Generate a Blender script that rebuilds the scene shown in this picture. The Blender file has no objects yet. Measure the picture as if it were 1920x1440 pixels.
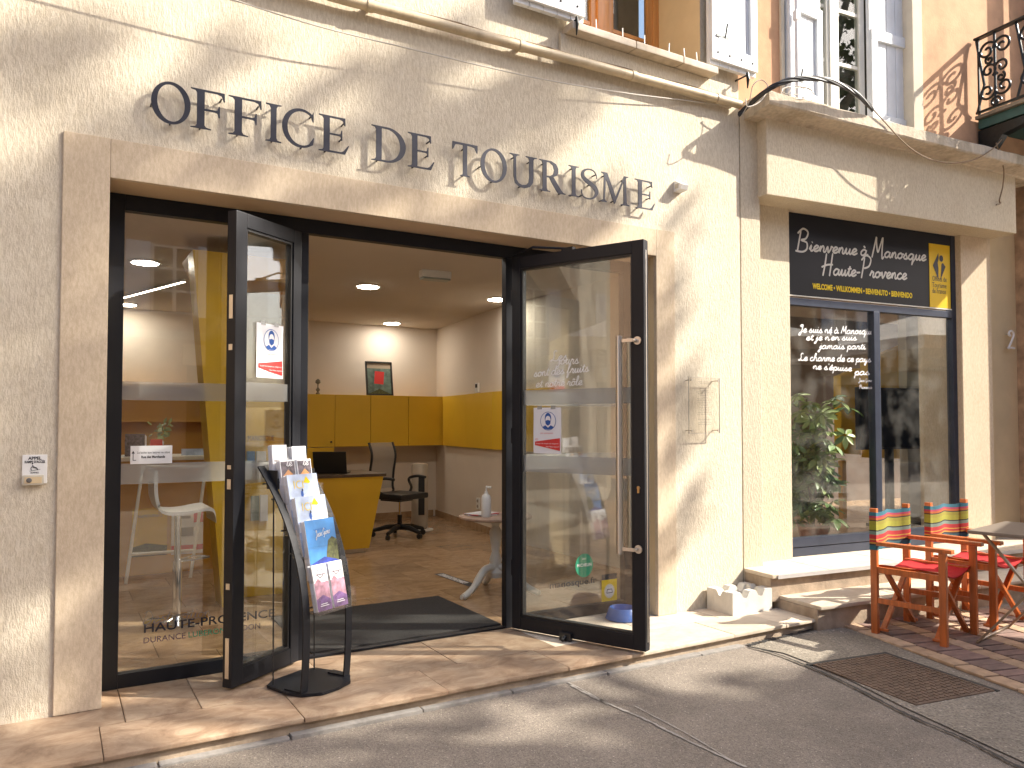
import bpy, bmesh, math, random
import numpy as np
from mathutils import Vector, Matrix
RAD = math.radians
random.seed(7)
scene = bpy.context.scene
COL = scene.collection

# ---------------------------------------------------------------- camera
CAM_F, CAM_CX, CAM_CY = 1454.0, 960.0, 748.0
YAW, PITCH = RAD(30.6), RAD(1.81)
CAM = Vector((0.0, -4.14, 1.33))
cam_data = bpy.data.cameras.new("camera")
cam_data.sensor_width = 36.0
cam_data.lens = CAM_F / 1920.0 * 36.0
cam_data.shift_y = (CAM_CY - 720.0) / 1920.0
cam_data.clip_start = 0.05
cam_data.clip_end = 400.0
cam = bpy.data.objects.new("camera", cam_data)
cam.location = CAM
cam.rotation_euler = (RAD(90) + PITCH, 0.0, -YAW)
COL.objects.link(cam)
scene.camera = cam

# ---------------------------------------------------------------- sky, sun, exposure
SUNV = Vector((1.70, -1.0, 1.45)).normalized()
world = bpy.data.worlds.new("World")
scene.world = world
world.use_nodes = True
wn = world.node_tree
sky = wn.nodes.new("ShaderNodeTexSky")
sky.sky_type = 'NISHITA'
sky.sun_disc = False
sky.sun_elevation = math.asin(SUNV.z)
sky.sun_rotation = math.atan2(SUNV.x, SUNV.y)
sky.air_density = 0.9
sky.dust_density = 3.0
sky.ozone_density = 0.9
wn.links.new(sky.outputs[0], wn.nodes["Background"].inputs[0])
wn.nodes["Background"].inputs[1].default_value = 0.145
sun_data = bpy.data.lights.new("sun", 'SUN')
sun_data.energy = 4.2
sun_data.angle = RAD(0.53)
sun_data.color = (1.0, 0.93, 0.81)
sun = bpy.data.objects.new("sun", sun_data)
sun.rotation_euler = SUNV.to_track_quat('Z', 'Y').to_euler()
sun.location = (20, -15, 20)
COL.objects.link(sun)
scene.view_settings.view_transform = 'Standard'
scene.view_settings.look = 'None'
scene.view_settings.exposure = 1.4
scene.view_settings.gamma = 1.0
scene.view_settings.use_curve_mapping = False
scene.render.engine = 'CYCLES'
scene.cycles.use_denoising = True
scene.cycles.max_bounces = 10
scene.cycles.transparent_max_bounces = 24
scene.cycles.caustics_reflective = False
scene.cycles.caustics_refractive = False
scene.cycles.sample_clamp_indirect = 6.0

# ---------------------------------------------------------------- photo pixel -> place
_fw = Vector((math.sin(YAW) * math.cos(PITCH), math.cos(YAW) * math.cos(PITCH), math.sin(PITCH)))
_rt = Vector((math.cos(YAW), -math.sin(YAW), 0.0))
_up = _rt.cross(_fw)

def px_ray(px, py):
    return _fw + _rt * ((px - CAM_CX) / CAM_F) - _up * ((py - CAM_CY) / CAM_F)

def on_plane(px, py, p0, n):
    d = px_ray(px, py)
    return CAM + d * ((Vector(p0) - CAM).dot(n) / d.dot(n))

def on_wall(px, py, off=0.0):              # main facade, off metres in front of it
    return on_plane(px, py, (0, -off, 0), Vector((0, 1, 0)))

def on_floor(px, py, z=0.0):
    return on_plane(px, py, (0, 0, z), Vector((0, 0, 1)))

ANG = RAD(6.1)                              # neighbouring front is turned by this much
RD = Vector((math.cos(ANG), -math.sin(ANG), 0.0))
RN = Vector((-math.sin(ANG), -math.cos(ANG), 0.0))
RS = Vector((4.45, 0.0, 0.0))
RMAT = Matrix(((RD.x, -RN.x, 0, RS.x), (RD.y, -RN.y, 0, RS.y), (0, 0, 1, 0), (0, 0, 0, 1)))  # local x=s, y=inwards, z

def on_front(px, py, off=0.0):              # neighbour front -> local (s, inward y, z)
    p = on_plane(px, py, RS + RN * off, RN)
    q = p - RS
    return Vector((q.dot(RD), -off, p.z))

# ---------------------------------------------------------------- things, parts, tags
WM = {}

def tag(o, label=None, cat=None, group=None, kind=None):
    if label: o["label"] = label
    if cat: o["category"] = cat
    if group: o["group"] = group
    if kind: o["kind"] = kind
    return o

def thing(name, label, cat, loc=(0, 0, 0), rz=0.0, group=None):
    o = bpy.data.objects.new(name, None)
    o.empty_display_size = 0.1
    o.location = loc
    o.rotation_euler = (0, 0, rz)
    COL.objects.link(o)
    WM[o.name] = Matrix.Translation(Vector(loc)) @ Matrix.Rotation(rz, 4, 'Z')
    return tag(o, label, cat, group)

def link(name, mesh, mat, parent=None, local=False):
    if mat is not None and len(mesh.materials) == 0:
        mesh.materials.append(mat)
    o = bpy.data.objects.new(name, mesh)
    COL.objects.link(o)
    if parent is not None:
        o.parent = parent
        WM[o.name] = WM[parent.name]
    else:
        WM[o.name] = Matrix.Identity(4)
    return o

def copy_tree(o, parent=None):
    c = o.copy()
    COL.objects.link(c)
    c.parent = parent
    for ch in list(o.children):
        copy_tree(ch, c)
    return c

class MB:
    """collects shapes; build() links them as one mesh object"""
    def __init__(self, m=None):
        self.v, self.f, self.m = [], [], (m if m is not None else Matrix.Identity(4))
    def add(self, vs, fs, m=None):
        b = len(self.v)
        mm = self.m if m is None else self.m @ m
        self.v += [mm @ Vector(v) for v in vs]
        self.f += [tuple(i + b for i in f) for f in fs]
        return self
    def box(self, x0, x1, y0, y1, z0, z1, bev=0.0, m=None):
        if x0 > x1: x0, x1 = x1, x0
        if y0 > y1: y0, y1 = y1, y0
        if z0 > z1: z0, z1 = z1, z0
        if bev <= 0:
            vs = [(x, y, z) for z in (z0, z1) for y in (y0, y1) for x in (x0, x1)]
            fs = [(0, 2, 3, 1), (4, 5, 7, 6), (0, 1, 5, 4), (2, 6, 7, 3), (0, 4, 6, 2), (1, 3, 7, 5)]
            return self.add(vs, fs, m)
        bm = bmesh.new()
        bmesh.ops.create_cube(bm, size=1.0)
        for v in bm.verts:
            v.co = Vector((x0 + (v.co.x + .5) * (x1 - x0), y0 + (v.co.y + .5) * (y1 - y0), z0 + (v.co.z + .5) * (z1 - z0)))
        bmesh.ops.bevel(bm, geom=bm.edges[:], offset=bev, segments=2, profile=0.7, affect='EDGES')
        bm.verts.index_update()
        self.add([v.co.copy() for v in bm.verts], [[v.index for v in f.verts] for f in bm.faces], m)
        bm.free()
        return self
    def beam(self, a, b, w, h, up=(0, 0, 1), bev=0.0):
        """rectangular bar from a to b, w across, h along up"""
        a, b = Vector(a), Vector(b)
        d = b - a
        L = d.length
        x = d.normalized()
        y = Vector(up).cross(x)
        if y.length < 1e-4: y = Vector((1, 0, 0)).cross(x)
        y.normalize()
        z = x.cross(y)
        m = Matrix(((x.x, y.x, z.x, a.x), (x.y, y.y, z.y, a.y), (x.z, y.z, z.z, a.z), (0, 0, 0, 1)))
        return self.box(0, L, -w / 2, w / 2, -h / 2, h / 2, bev, m)
    def quad(self, a, b, c, d):
        return self.add([a, b, c, d], [(0, 1, 2, 3)])
    def prism(self, pts, axis, a0, a1, m=None):
        """pts outline in the two other axes, extruded along axis (0,1,2) from a0 to a1"""
        n = len(pts)
        def mk(p, a):
            if axis == 0: return (a, p[0], p[1])
            if axis == 1: return (p[0], a, p[1])
            return (p[0], p[1], a)
        vs = [mk(p, a0) for p in pts] + [mk(p, a1) for p in pts]
        fs = [tuple(range(n))[::-1], tuple(range(n, 2 * n))]
        for i in range(n):
            j = (i + 1) % n
            fs.append((i, j, n + j, n + i))
        return self.add(vs, fs, m)
    def tube(self, pts, r, n=8, closed=False, flat=None, cap=True):
        pts = [Vector(p) for p in pts]
        k = len(pts)
        rs = r if isinstance(r, (list, tuple)) else [r] * k
        vs, fs = [], []
        ref = None
        for i, p in enumerate(pts):
            if closed:
                t = pts[(i + 1) % k] - pts[i - 1]
            else:
                t = pts[min(i + 1, k - 1)] - pts[max(i - 1, 0)]
            if t.length < 1e-9: t = Vector((0, 0, 1))
            t.normalize()
            if ref is None:
                ref = Vector((0, 0, 1)) if abs(t.z) < .9 else Vector((1, 0, 0))
            s = t.cross(ref)
            if s.length < 1e-5: s = t.orthogonal()
            s.normalize()
            u = s.cross(t).normalized()
            ref = u
            for j in range(n):
                a = 2 * math.pi * (j + .5) / n
                vs.append(p + s * (math.cos(a) * rs[i]) + u * (math.sin(a) * rs[i] * (flat or 1)))
        m = k if closed else k - 1
        for i in range(m):
            for j in range(n):
                a, b = i * n + j, i * n + (j + 1) % n
                c, d = ((i + 1) % k) * n + (j + 1) % n, ((i + 1) % k) * n + j
                fs.append((a, b, c, d))
        if cap and not closed:
            fs.append(tuple(range(n))[::-1])
            fs.append(tuple(range((k - 1) * n, k * n)))
        return self.add(vs, fs)
    def lathe(self, prof, n=20, loc=(0, 0, 0), m=None):
        vs, fs = [], []
        for r, z in prof:
            for j in range(n):
                a = 2 * math.pi * j / n
                vs.append((loc[0] + r * math.cos(a), loc[1] + r * math.sin(a), loc[2] + z))
        k = len(prof)
        for i in range(k - 1):
            for j in range(n):
                fs.append((i * n + j, i * n + (j + 1) % n, (i + 1) * n + (j + 1) % n, (i + 1) * n + j))
        fs.append(tuple(range(n))[::-1])
        fs.append(tuple(range((k - 1) * n, k * n)))
        return self.add(vs, fs, m)
    def build(self, name, mat, parent=None, local=False, smooth=False):
        vs = self.v
        if parent is not None and not local:
            inv = WM[parent.name].inverted()
            vs = [inv @ v for v in vs]
        me = bpy.data.meshes.new(name)
        me.from_pydata([tuple(v) for v in vs], [], self.f)
        me.update()
        if smooth:
            me.polygons.foreach_set("use_smooth", [True] * len(me.polygons))
            try: me.set_sharp_from_angle(angle=RAD(38))
            except Exception: pass
        bm = bmesh.new(); bm.from_mesh(me)
        bmesh.ops.recalc_face_normals(bm, faces=bm.faces[:])
        bm.to_mesh(me); bm.free()
        return link(name, me, mat, parent)

def catmull(pts, k=6):
    pts = [Vector(p) for p in pts]
    out = []
    n = len(pts)
    for i in range(n - 1):
        p0, p1, p2, p3 = pts[max(i - 1, 0)], pts[i], pts[i + 1], pts[min(i + 2, n - 1)]
        for j in range(k):
            t = j / k
            out.append(.5 * ((2 * p1) + (p2 - p0) * t + (2 * p0 - 5 * p1 + 4 * p2 - p3) * t * t + (3 * p1 - p0 - 3 * p2 + p3) * t ** 3))
    out.append(pts[-1])
    return out

# ---------------------------------------------------------------- materials
def nodes(name):
    m = bpy.data.materials.new(name)
    m.use_nodes = True
    nt = m.node_tree
    return m, nt, nt.nodes, nt.links, nt.nodes["Principled BSDF"]

def mat(name, c, rough=.6, metal=0.0, var=0.0, vs=4.0, stretch=(1, 1, 1), bump=0.0, bs=60.0, bdist=.004, bstretch=None,
        spec=.5, stain=0.0, ss=.8, stainc=None, coat=0.0, detail=4.0, fine=0.0, fs=200.0):
    m, nt, N, L, P = nodes(name)
    P.inputs["Roughness"].default_value = rough
    P.inputs["Metallic"].default_value = metal
    P.inputs["Specular IOR Level"].default_value = spec
    P.inputs["Coat Weight"].default_value = coat
    c = (*c, 1.0)
    P.inputs["Base Color"].default_value = c
    if var or bump or stain or fine:
        tc = N.new("ShaderNodeTexCoord")
    def noise(scale, st, det=detail, rg=.55):
        mp = N.new("ShaderNodeMapping"); mp.inputs["Scale"].default_value = st
        L.new(tc.outputs["Object"], mp.inputs[0])
        nz = N.new("ShaderNodeTexNoise"); nz.inputs["Scale"].default_value = scale
        nz.inputs["Detail"].default_value = det; nz.inputs["Roughness"].default_value = rg
        L.new(mp.outputs[0], nz.inputs["Vector"])
        return nz
    cur = None
    def mix(fac_out, a, b, lo=.3, hi=.7, prev=None):
        mr = N.new("ShaderNodeMapRange"); mr.inputs["From Min"].default_value = lo; mr.inputs["From Max"].default_value = hi
        L.new(fac_out, mr.inputs["Value"])
        mx = N.new("ShaderNodeMix"); mx.data_type = 'RGBA'
        L.new(mr.outputs[0], mx.inputs["Factor"])
        if prev is not None:
            L.new(prev, mx.inputs["A"])
            mul = N.new("ShaderNodeMix"); mul.data_type = 'RGBA'; mul.blend_type = 'MULTIPLY'; mul.inputs["Factor"].default_value = 1
            L.new(prev, mul.inputs["A"]); mul.inputs["B"].default_value = b
            L.new(mul.outputs["Result"], mx.inputs["B"])
        else:
            mx.inputs["A"].default_value = a; mx.inputs["B"].default_value = b
        return mx.outputs["Result"]
    if var:
        nz = noise(vs, stretch)
        cur = mix(nz.outputs["Fac"], tuple(x * (1 - var) for x in c[:3]) + (1,), tuple(min(1, x * (1 + var)) for x in c[:3]) + (1,))
    if fine:
        nz = noise(fs, (1, 1, 1), 2)
        if cur is None:
            cur = mix(nz.outputs["Fac"], tuple(x * (1 - fine) for x in c[:3]) + (1,), tuple(min(1, x * (1 + fine)) for x in c[:3]) + (1,), .35, .65)
        else:
            cur = mix(nz.outputs["Fac"], None, (1 - fine, 1 - fine, 1 - fine, 1), .4, .7, prev=cur)
    if stain:
        nz = noise(ss, (1, 1, .45), 6, .65)
        sc = stainc or (1 - stain, 1 - stain * 1.1, 1 - stain * 1.25)
        base = cur
        if base is None:
            rgb = N.new("ShaderNodeRGB"); rgb.outputs[0].default_value = c; base = rgb.outputs[0]
        cur = mix(nz.outputs["Fac"], None, (*sc, 1), .5, .72, prev=base)
    if cur is not None:
        L.new(cur, P.inputs["Base Color"])
    if bump:
        nz = noise(bs, bstretch or (1, 1, 1), 3, .6)
        bp = N.new("ShaderNodeBump"); bp.inputs["Strength"].default_value = bump; bp.inputs["Distance"].default_value = bdist
        L.new(nz.outputs["Fac"], bp.inputs["Height"])
        L.new(bp.outputs[0], P.inputs["Normal"])
    return m

def glass_mat(name, tint=(1, 1, 1), gain=1.0, dirt_haze=0.0):
    m, nt, N, L, P = nodes(name)
    N.remove(P)
    out = N["Material Output"]
    geo = N.new("ShaderNodeNewGeometry")
    dot = N.new("ShaderNodeVectorMath"); dot.operation = 'DOT_PRODUCT'
    L.new(geo.outputs["Normal"], dot.inputs[0]); L.new(geo.outputs["Incoming"], dot.inputs[1])
    ab = N.new("ShaderNodeMath"); ab.operation = 'ABSOLUTE'; L.new(dot.outputs["Value"], ab.inputs[0])
    om = N.new("ShaderNodeMath"); om.operation = 'SUBTRACT'; om.inputs[0].default_value = 1; L.new(ab.outputs[0], om.inputs[1])
    pw = N.new("ShaderNodeMath"); pw.operation = 'POWER'; pw.inputs[1].default_value = 5; L.new(om.outputs[0], pw.inputs[0])
    ma = N.new("ShaderNodeMath"); ma.operation = 'MULTIPLY_ADD'; ma.inputs[1].default_value = .95 ; ma.inputs[2].default_value = .045 * gain
    L.new(pw.outputs[0], ma.inputs[0]); ma.use_clamp = True
    tr = N.new("ShaderNodeBsdfTransparent"); tr.inputs[0].default_value = (*tint, 1)
    gl = N.new("ShaderNodeBsdfGlossy"); gl.inputs["Roughness"].default_value = 0.0
    mx = N.new("ShaderNodeMixShader")
    L.new(ma.outputs[0], mx.inputs[0]); L.new(tr.outputs[0], mx.inputs[1]); L.new(gl.outputs[0], mx.inputs[2])
    last = mx
    if dirt_haze:
        tc = N.new("ShaderNodeTexCoord")
        nz = N.new("ShaderNodeTexNoise"); nz.inputs["Scale"].default_value = 5; nz.inputs["Detail"].default_value = 8
        L.new(tc.outputs["Object"], nz.inputs["Vector"])
        mr = N.new("ShaderNodeMapRange"); mr.inputs["From Min"].default_value = .45; mr.inputs["From Max"].default_value = .8
        mr.inputs["To Max"].default_value = dirt_haze
        L.new(nz.outputs["Fac"], mr.inputs["Value"])
        df = N.new("ShaderNodeBsdfDiffuse"); df.inputs[0].default_value = (.55, .53, .48, 1)
        m2 = N.new("ShaderNodeMixShader")
        L.new(mr.outputs[0], m2.inputs[0]); L.new(mx.outputs[0], m2.inputs[1]); L.new(df.outputs[0], m2.inputs[2])
        last = m2
    L.new(last.outputs[0], out.inputs["Surface"])
    return m

def veil_mat(name, c, solid):
    """half see-through film or print"""
    m, nt, N, L, P = nodes(name)
    out = N["Material Output"]
    P.inputs["Base Color"].default_value = (*c, 1); P.inputs["Roughness"].default_value = .5
    tr = N.new("ShaderNodeBsdfTransparent")
    mx = N.new("ShaderNodeMixShader"); mx.inputs[0].default_value = solid
    L.new(tr.outputs[0], mx.inputs[1]); L.new(P.outputs[0], mx.inputs[2])
    L.new(mx.outputs[0], out.inputs["Surface"])
    return m

def lamp_mat(name, c, s):
    m, nt, N, L, P = nodes(name)
    P.inputs["Base Color"].default_value = (*c, 1)
    P.inputs["Emission Color"].default_value = (*c, 1)
    P.inputs["Emission Strength"].default_value = s
    return m

def plaster(name, c, streak=1.0, k=1.0):
    """scratched render: upright grooves that the raking sun picks out, weather stains"""
    m, nt, N, L, P = nodes(name)
    P.inputs["Roughness"].default_value = .92
    P.inputs["Specular IOR Level"].default_value = .15
    tc = N.new("ShaderNodeTexCoord")
    def nz(sc, st, det=3, rg=.6):
        mp = N.new("ShaderNodeMapping"); mp.inputs["Scale"].default_value = st
        L.new(tc.outputs["Object"], mp.inputs[0])
        n = N.new("ShaderNodeTexNoise"); n.inputs["Scale"].default_value = sc; n.inputs["Detail"].default_value = det; n.inputs["Roughness"].default_value = rg
        L.new(mp.outputs[0], n.inputs["Vector"])
        return n.outputs["Fac"]
    groove = nz(82, (1, 1, .34), 5, .7)
    grain = nz(170, (1, 1, .8), 2)
    und = nz(2.2, (1, 1, .8), 3)
    def rng(o, lo, hi, a, b):
        r = N.new("ShaderNodeMapRange"); r.inputs["From Min"].default_value = lo; r.inputs["From Max"].default_value = hi
        r.inputs["To Min"].default_value = a; r.inputs["To Max"].default_value = b
        L.new(o, r.inputs["Value"]); return r.outputs[0]
    def mth(op, a, b):
        n = N.new("ShaderNodeMath"); n.operation = op
        for i, x in enumerate((a, b)):
            if isinstance(x, (int, float)): n.inputs[i].default_value = x
            else: L.new(x, n.inputs[i])
        return n.outputs[0]
    g = rng(groove, .36, .62, 0, 1)
    h = mth('ADD', mth('MULTIPLY', g, 1.0 * streak), mth('MULTIPLY', grain, .55))
    h = mth('ADD', h, mth('MULTIPLY', und, .9))
    bp = N.new("ShaderNodeBump"); bp.inputs["Strength"].default_value = .38 * k; bp.inputs["Distance"].default_value = .0075
    L.new(h, bp.inputs["Height"]); L.new(bp.outputs[0], P.inputs["Normal"])
    big = nz(.9, (1, 1, .5), 6, .65)
    v = mth('MULTIPLY', rng(big, .3, .7, .9, 1.05), rng(g, 0, 1, .86, 1.04))
    spots = nz(9, (1, 1, .6), 5, .7)
    v = mth('MULTIPLY', v, rng(spots, .62, .8, 1.0, .86))
    col = N.new("ShaderNodeMix"); col.data_type = 'RGBA'; col.blend_type = 'MULTIPLY'; col.inputs["Factor"].default_value = 1
    col.inputs["A"].default_value = (*c, 1)
    cmb = N.new("ShaderNodeCombineColor")
    L.new(v, cmb.inputs[0]); L.new(mth('POWER', v, 1.15), cmb.inputs[1]); L.new(mth('POWER', v, 1.4), cmb.inputs[2])
    L.new(cmb.outputs[0], col.inputs["B"]); L.new(col.outputs["Result"], P.inputs["Base Color"])
    return m

def travertine(name, c1, c2, c3, rough=.35):
    m, nt, N, L, P = nodes(name)
    P.inputs["Roughness"].default_value = rough
    P.inputs["Specular IOR Level"].default_value = .35
    tc = N.new("ShaderNodeTexCoord"); oi = N.new("ShaderNodeObjectInfo")
    ad = N.new("ShaderNodeVectorMath"); ad.operation = 'MULTIPLY_ADD'
    cb = N.new("ShaderNodeCombineXYZ")
    for i in range(3): L.new(oi.outputs["Random"], cb.inputs[i])
    ad.inputs[1].default_value = (37, 53, 19)
    L.new(cb.outputs[0], ad.inputs[0]); L.new(tc.outputs["Object"], ad.inputs[2])
    mp = N.new("ShaderNodeMapping"); mp.inputs["Scale"].default_value = (1.0, 1.5, 1.0); L.new(ad.outputs[0], mp.inputs[0])
    n1 = N.new("ShaderNodeTexNoise"); n1.inputs["Scale"].default_value = 4.2; n1.inputs["Detail"].default_value = 10; n1.inputs["Roughness"].default_value = .72; n1.inputs["Distortion"].default_value = 1.6
    L.new(mp.outputs[0], n1.inputs["Vector"])
    cr = N.new("ShaderNodeValToRGB"); e = cr.color_ramp.elements
    e[0].position = .3; e[0].color = (*c1, 1); e[1].position = .72; e[1].color = (*c3, 1)
    x = e.new(.5); x.color = (*c2, 1)
    L.new(n1.outputs["Fac"], cr.inputs[0])
    tone = N.new("ShaderNodeMapRange"); tone.inputs["To Min"].default_value = .82; tone.inputs["To Max"].default_value = 1.12
    L.new(oi.outputs["Random"], tone.inputs["Value"])
    mu = N.new("ShaderNodeMix"); mu.data_type = 'RGBA'; mu.blend_type = 'MULTIPLY'; mu.inputs["Factor"].default_value = 1
    cc = N.new("ShaderNodeCombineColor")
    for i in range(3): L.new(tone.outputs[0], cc.inputs[i])
    L.new(cr.outputs[0], mu.inputs["A"]); L.new(cc.outputs[0], mu.inputs["B"])
    L.new(mu.outputs["Result"], P.inputs["Base Color"])
    n2 = N.new("ShaderNodeTexNoise"); n2.inputs["Scale"].default_value = 26; n2.inputs["Detail"].default_value = 5; L.new(mp.outputs[0], n2.inputs["Vector"])
    bp = N.new("ShaderNodeBump"); bp.inputs["Strength"].default_value = .35; bp.inputs["Distance"].default_value = .003
    L.new(n2.outputs["Fac"], bp.inputs["Height"]); L.new(bp.outputs[0], P.inputs["Normal"])
    return m

def asphalt(name, c, spot, sc=260.0, b=.5):
    m, nt, N, L, P = nodes(name)
    P.inputs["Roughness"].default_value = .85
    P.inputs["Specular IOR Level"].default_value = .25
    tc = N.new("ShaderNodeTexCoord")
    vo = N.new("ShaderNodeTexVoronoi"); vo.inputs["Scale"].default_value = sc; L.new(tc.outputs["Object"], vo.inputs["Vector"])
    cr = N.new("ShaderNodeValToRGB"); e = cr.color_ramp.elements
    e[0].position = 0; e[0].color = (*[x * .55 for x in c], 1); e[1].position = 1; e[1].color = (*spot, 1)
    a = e.new(.45); a.color = (*c, 1); a2 = e.new(.88); a2.color = (*[x * 1.25 for x in c], 1)
    L.new(vo.outputs["Color"], cr.inputs[0])
    n1 = N.new("ShaderNodeTexNoise"); n1.inputs["Scale"].default_value = 1.3; n1.inputs["Detail"].default_value = 9; n1.inputs["Roughness"].default_value = .7
    L.new(tc.outputs["Object"], n1.inputs["Vector"])
    mr = N.new("ShaderNodeMapRange"); mr.inputs["From Min"].default_value = .3; mr.inputs["From Max"].default_value = .7; mr.inputs["To Min"].default_value = .72; mr.inputs["To Max"].default_value = 1.3
    L.new(n1.outputs["Fac"], mr.inputs["Value"])
    mu = N.new("ShaderNodeMix"); mu.data_type = 'RGBA'; mu.blend_type = 'MULTIPLY'; mu.inputs["Factor"].default_value = 1
    cc = N.new("ShaderNodeCombineColor")
    for i in range(3): L.new(mr.outputs[0], cc.inputs[i])
    L.new(cr.outputs[0], mu.inputs["A"]); L.new(cc.outputs[0], mu.inputs["B"]); L.new(mu.outputs["Result"], P.inputs["Base Color"])
    bp = N.new("ShaderNodeBump"); bp.inputs["Strength"].default_value = b; bp.inputs["Distance"].default_value = .004
    L.new(vo.outputs["Distance"], bp.inputs["Height"]); L.new(bp.outputs[0], P.inputs["Normal"])
    return m

X = {}
X['plaster'] = plaster('cream_render', (.672, .60, .478))
X['plaster2'] = plaster('cream_render_neighbour', (.67, .588, .45), .9)
X['smooth'] = plaster('smooth_render', (.62, .51, .375), .12, .45)
X['soffit'] = mat('painted_soffit', (.56, .41, .27), .9, var=.06, vs=3)
X['pink'] = mat('ochre_pink_render', (.62, .36, .21), .95, var=.14, vs=5, bump=.35, bs=55, stain=.22, ss=1.5)
X['cream_paint'] = mat('cream_paint', (.64, .50, .30), .8, var=.07, vs=4, bump=.15, bs=40)
X['stone_sill'] = mat('weathered_stone', (.58, .50, .40), .9, var=.12, vs=14, bump=.4, bs=50, stain=.3, ss=3)
X['cornice'] = mat('weathered_cornice', (.55, .47, .36), .95, var=.16, vs=30, stretch=(1, 1, .3), bump=.6, bs=45, bdist=.008, stain=.35, ss=4)
X['black_alu'] = mat('black_aluminium', (.010, .011, .015), .45, 0.0, var=.1, vs=8, spec=.28)
X['blue_alu'] = mat('blue_black_aluminium', (.045, .055, .085), .33, .35, var=.12, vs=9)
X['letter'] = mat('patinated_steel', (.05, .05, .06), .36, .6, var=.18, vs=14)
X['steel'] = mat('brushed_steel', (.60, .56, .51), .38, 1.0, var=.05, vs=60, stretch=(1, 1, .05))
X['chrome'] = mat('chrome', (.75, .75, .75), .08, 1.0)
X['shutter'] = mat('white_painted_wood', (.72, .74, .76), .55, var=.05, vs=6, bump=.12, bs=30, bstretch=(1, 1, .1), stain=.08, ss=4)
X['oak'] = mat('orange_varnished_wood', (.55, .25, .075), .35, var=.18, vs=22, stretch=(1, 1, .08), coat=.2)
X['whiteframe'] = mat('off_white_frame', (.66, .63, .55), .5, var=.05, vs=6)
X['iron'] = mat('black_iron', (.02, .024, .026), .35, .6, var=.25, vs=30, bump=.2, bs=60)
X['greenpaint'] = mat('dark_green_paint', (.025, .09, .085), .5, var=.2, vs=12)
X['pipe'] = mat('cream_painted_pipe', (.54, .44, .29), .5, var=.14, vs=16, stretch=(.4, 1, 1), stain=.25, ss=9)
X['cable'] = mat('black_cable', (.02, .02, .022), .5)
X['cablew'] = mat('grey_cable', (.5, .46, .4), .6)
X['tan_cable'] = mat('tan_cable', (.22, .15, .09), .7)
X['white'] = mat('white_plastic', (.78, .77, .74), .4, var=.04, vs=20)
X['paper'] = mat('white_paper', (.80, .80, .82), .7)
X['cream_plastic'] = mat('cream_plastic', (.55, .50, .40), .45)
X['blackp'] = mat('black_plastic', (.015, .015, .016), .45)
X['black_print'] = mat('black_print', (.02, .02, .03), .6)
X['grey_print'] = mat('grey_print', (.24, .215, .19), .6)
X['white_print'] = mat('white_paint_marker', (.85, .85, .85), .6)
X['silver_print'] = mat('silver_grey_print', (.62, .60, .55), .6)
X['yellow_print'] = mat('yellow_print', (.85, .62, .02), .6, spec=.2)
X['blue_print'] = mat('blue_print', (.02, .09, .35), .6)
X['red_print'] = mat('red_print', (.65, .035, .03), .6)
X['green_print'] = mat('green_print', (.03, .30, .17), .5)
X['purple_print'] = mat('plum_print', (.10, .06, .11), .6)
X['navy'] = mat('navy_sign_panel', (.012, .013, .019), .45, 0, var=.15, vs=2.5, spec=.18)
X['yellow'] = mat('yellow_laminate', (.74, .46, .03), .42, var=.03, vs=3)
X['yellow_sign'] = mat('yellow_sign', (.72, .47, .015), .45, var=.03, vs=3, spec=.2)
X['orange_lam'] = mat('ochre_laminate', (.60, .32, .035), .5, var=.05, vs=3)
X['glass'] = glass_mat('window_glass', (.97, .985, .975), 2.1, .06)
X['glass_shop'] = glass_mat('sun_haze_shop_glass', (.97, .985, .975), 2.2, .11)  # stronger diffuse veil paints the sunlit haze on the shop panes
X['glass_dark'] = glass_mat('old_window_glass', (.9, .93, .9), 1.6, .03)
X['acrylic'] = glass_mat('clear_acrylic', (.985, .98, .97), 1.0, .0)
X['frost'] = veil_mat('frosted_film', (.36, .36, .34), .55)
X['ghost_print'] = veil_mat('pale_grey_print', (.30, .28, .26), .7)
X['room_wall'] = mat('interior_white_paint', (.70, .62, .53), .85, var=.03, vs=2)
X['room_ceiling'] = mat('interior_ceiling_paint', (.62, .56, .49), .9, var=.02, vs=2)
X['dark_room'] = mat('dim_interior', (.05, .045, .04), .9)
X['curtain_or_dim_room'] = mat('brown_curtain', (.14, .11, .085), .9, var=.3, vs=9, stretch=(1, 1, .02))
X['threshold'] = travertine('pink_travertine', (.19, .115, .07), (.345, .24, .16), (.50, .385, .27), .4)
X['floor_tile'] = travertine('polished_travertine', (.28, .175, .095), (.40, .26, .15), (.50, .35, .215), .2)
X['limestone'] = travertine('pale_limestone', (.52, .42, .31), (.63, .53, .41), (.70, .61, .49), .7)
X['riser'] = mat('rough_concrete_riser', (.40, .31, .225), .95, var=.2, vs=12, bump=.5, bs=60, bdist=.006, stain=.35, ss=5)
X['mortar'] = mat('grey_mortar', (.27, .25, .225), .95, var=.2, vs=20, bump=.6, bs=70, bdist=.006)
X['joint'] = mat('dark_joint', (.20, .16, .12), .95, var=.2, vs=30)
X['asphalt'] = asphalt('worn_asphalt', (.225, .192, .158), (.55, .49, .42), 190, .5)
X['asphalt2'] = asphalt('gravelly_asphalt_patch', (.235, .205, .165), (.62, .56, .46), 110, .9)
X['tar'] = mat('tar_seam', (.03, .028, .026), .7, var=.3, vs=40, bump=.6, bs=90)
X['brick_paver'] = mat('brown_brick_paver', (.21, .14, .115), .85, var=.22, vs=14, bump=.35, bs=80)
X['brick_paver2'] = mat('purple_brick_paver', (.26, .165, .135), .85, var=.22, vs=14, bump=.35, bs=80)
X['sand_paver'] = mat('sandstone_paver', (.44, .30, .19), .9, var=.2, vs=14, bump=.4, bs=80)
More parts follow.
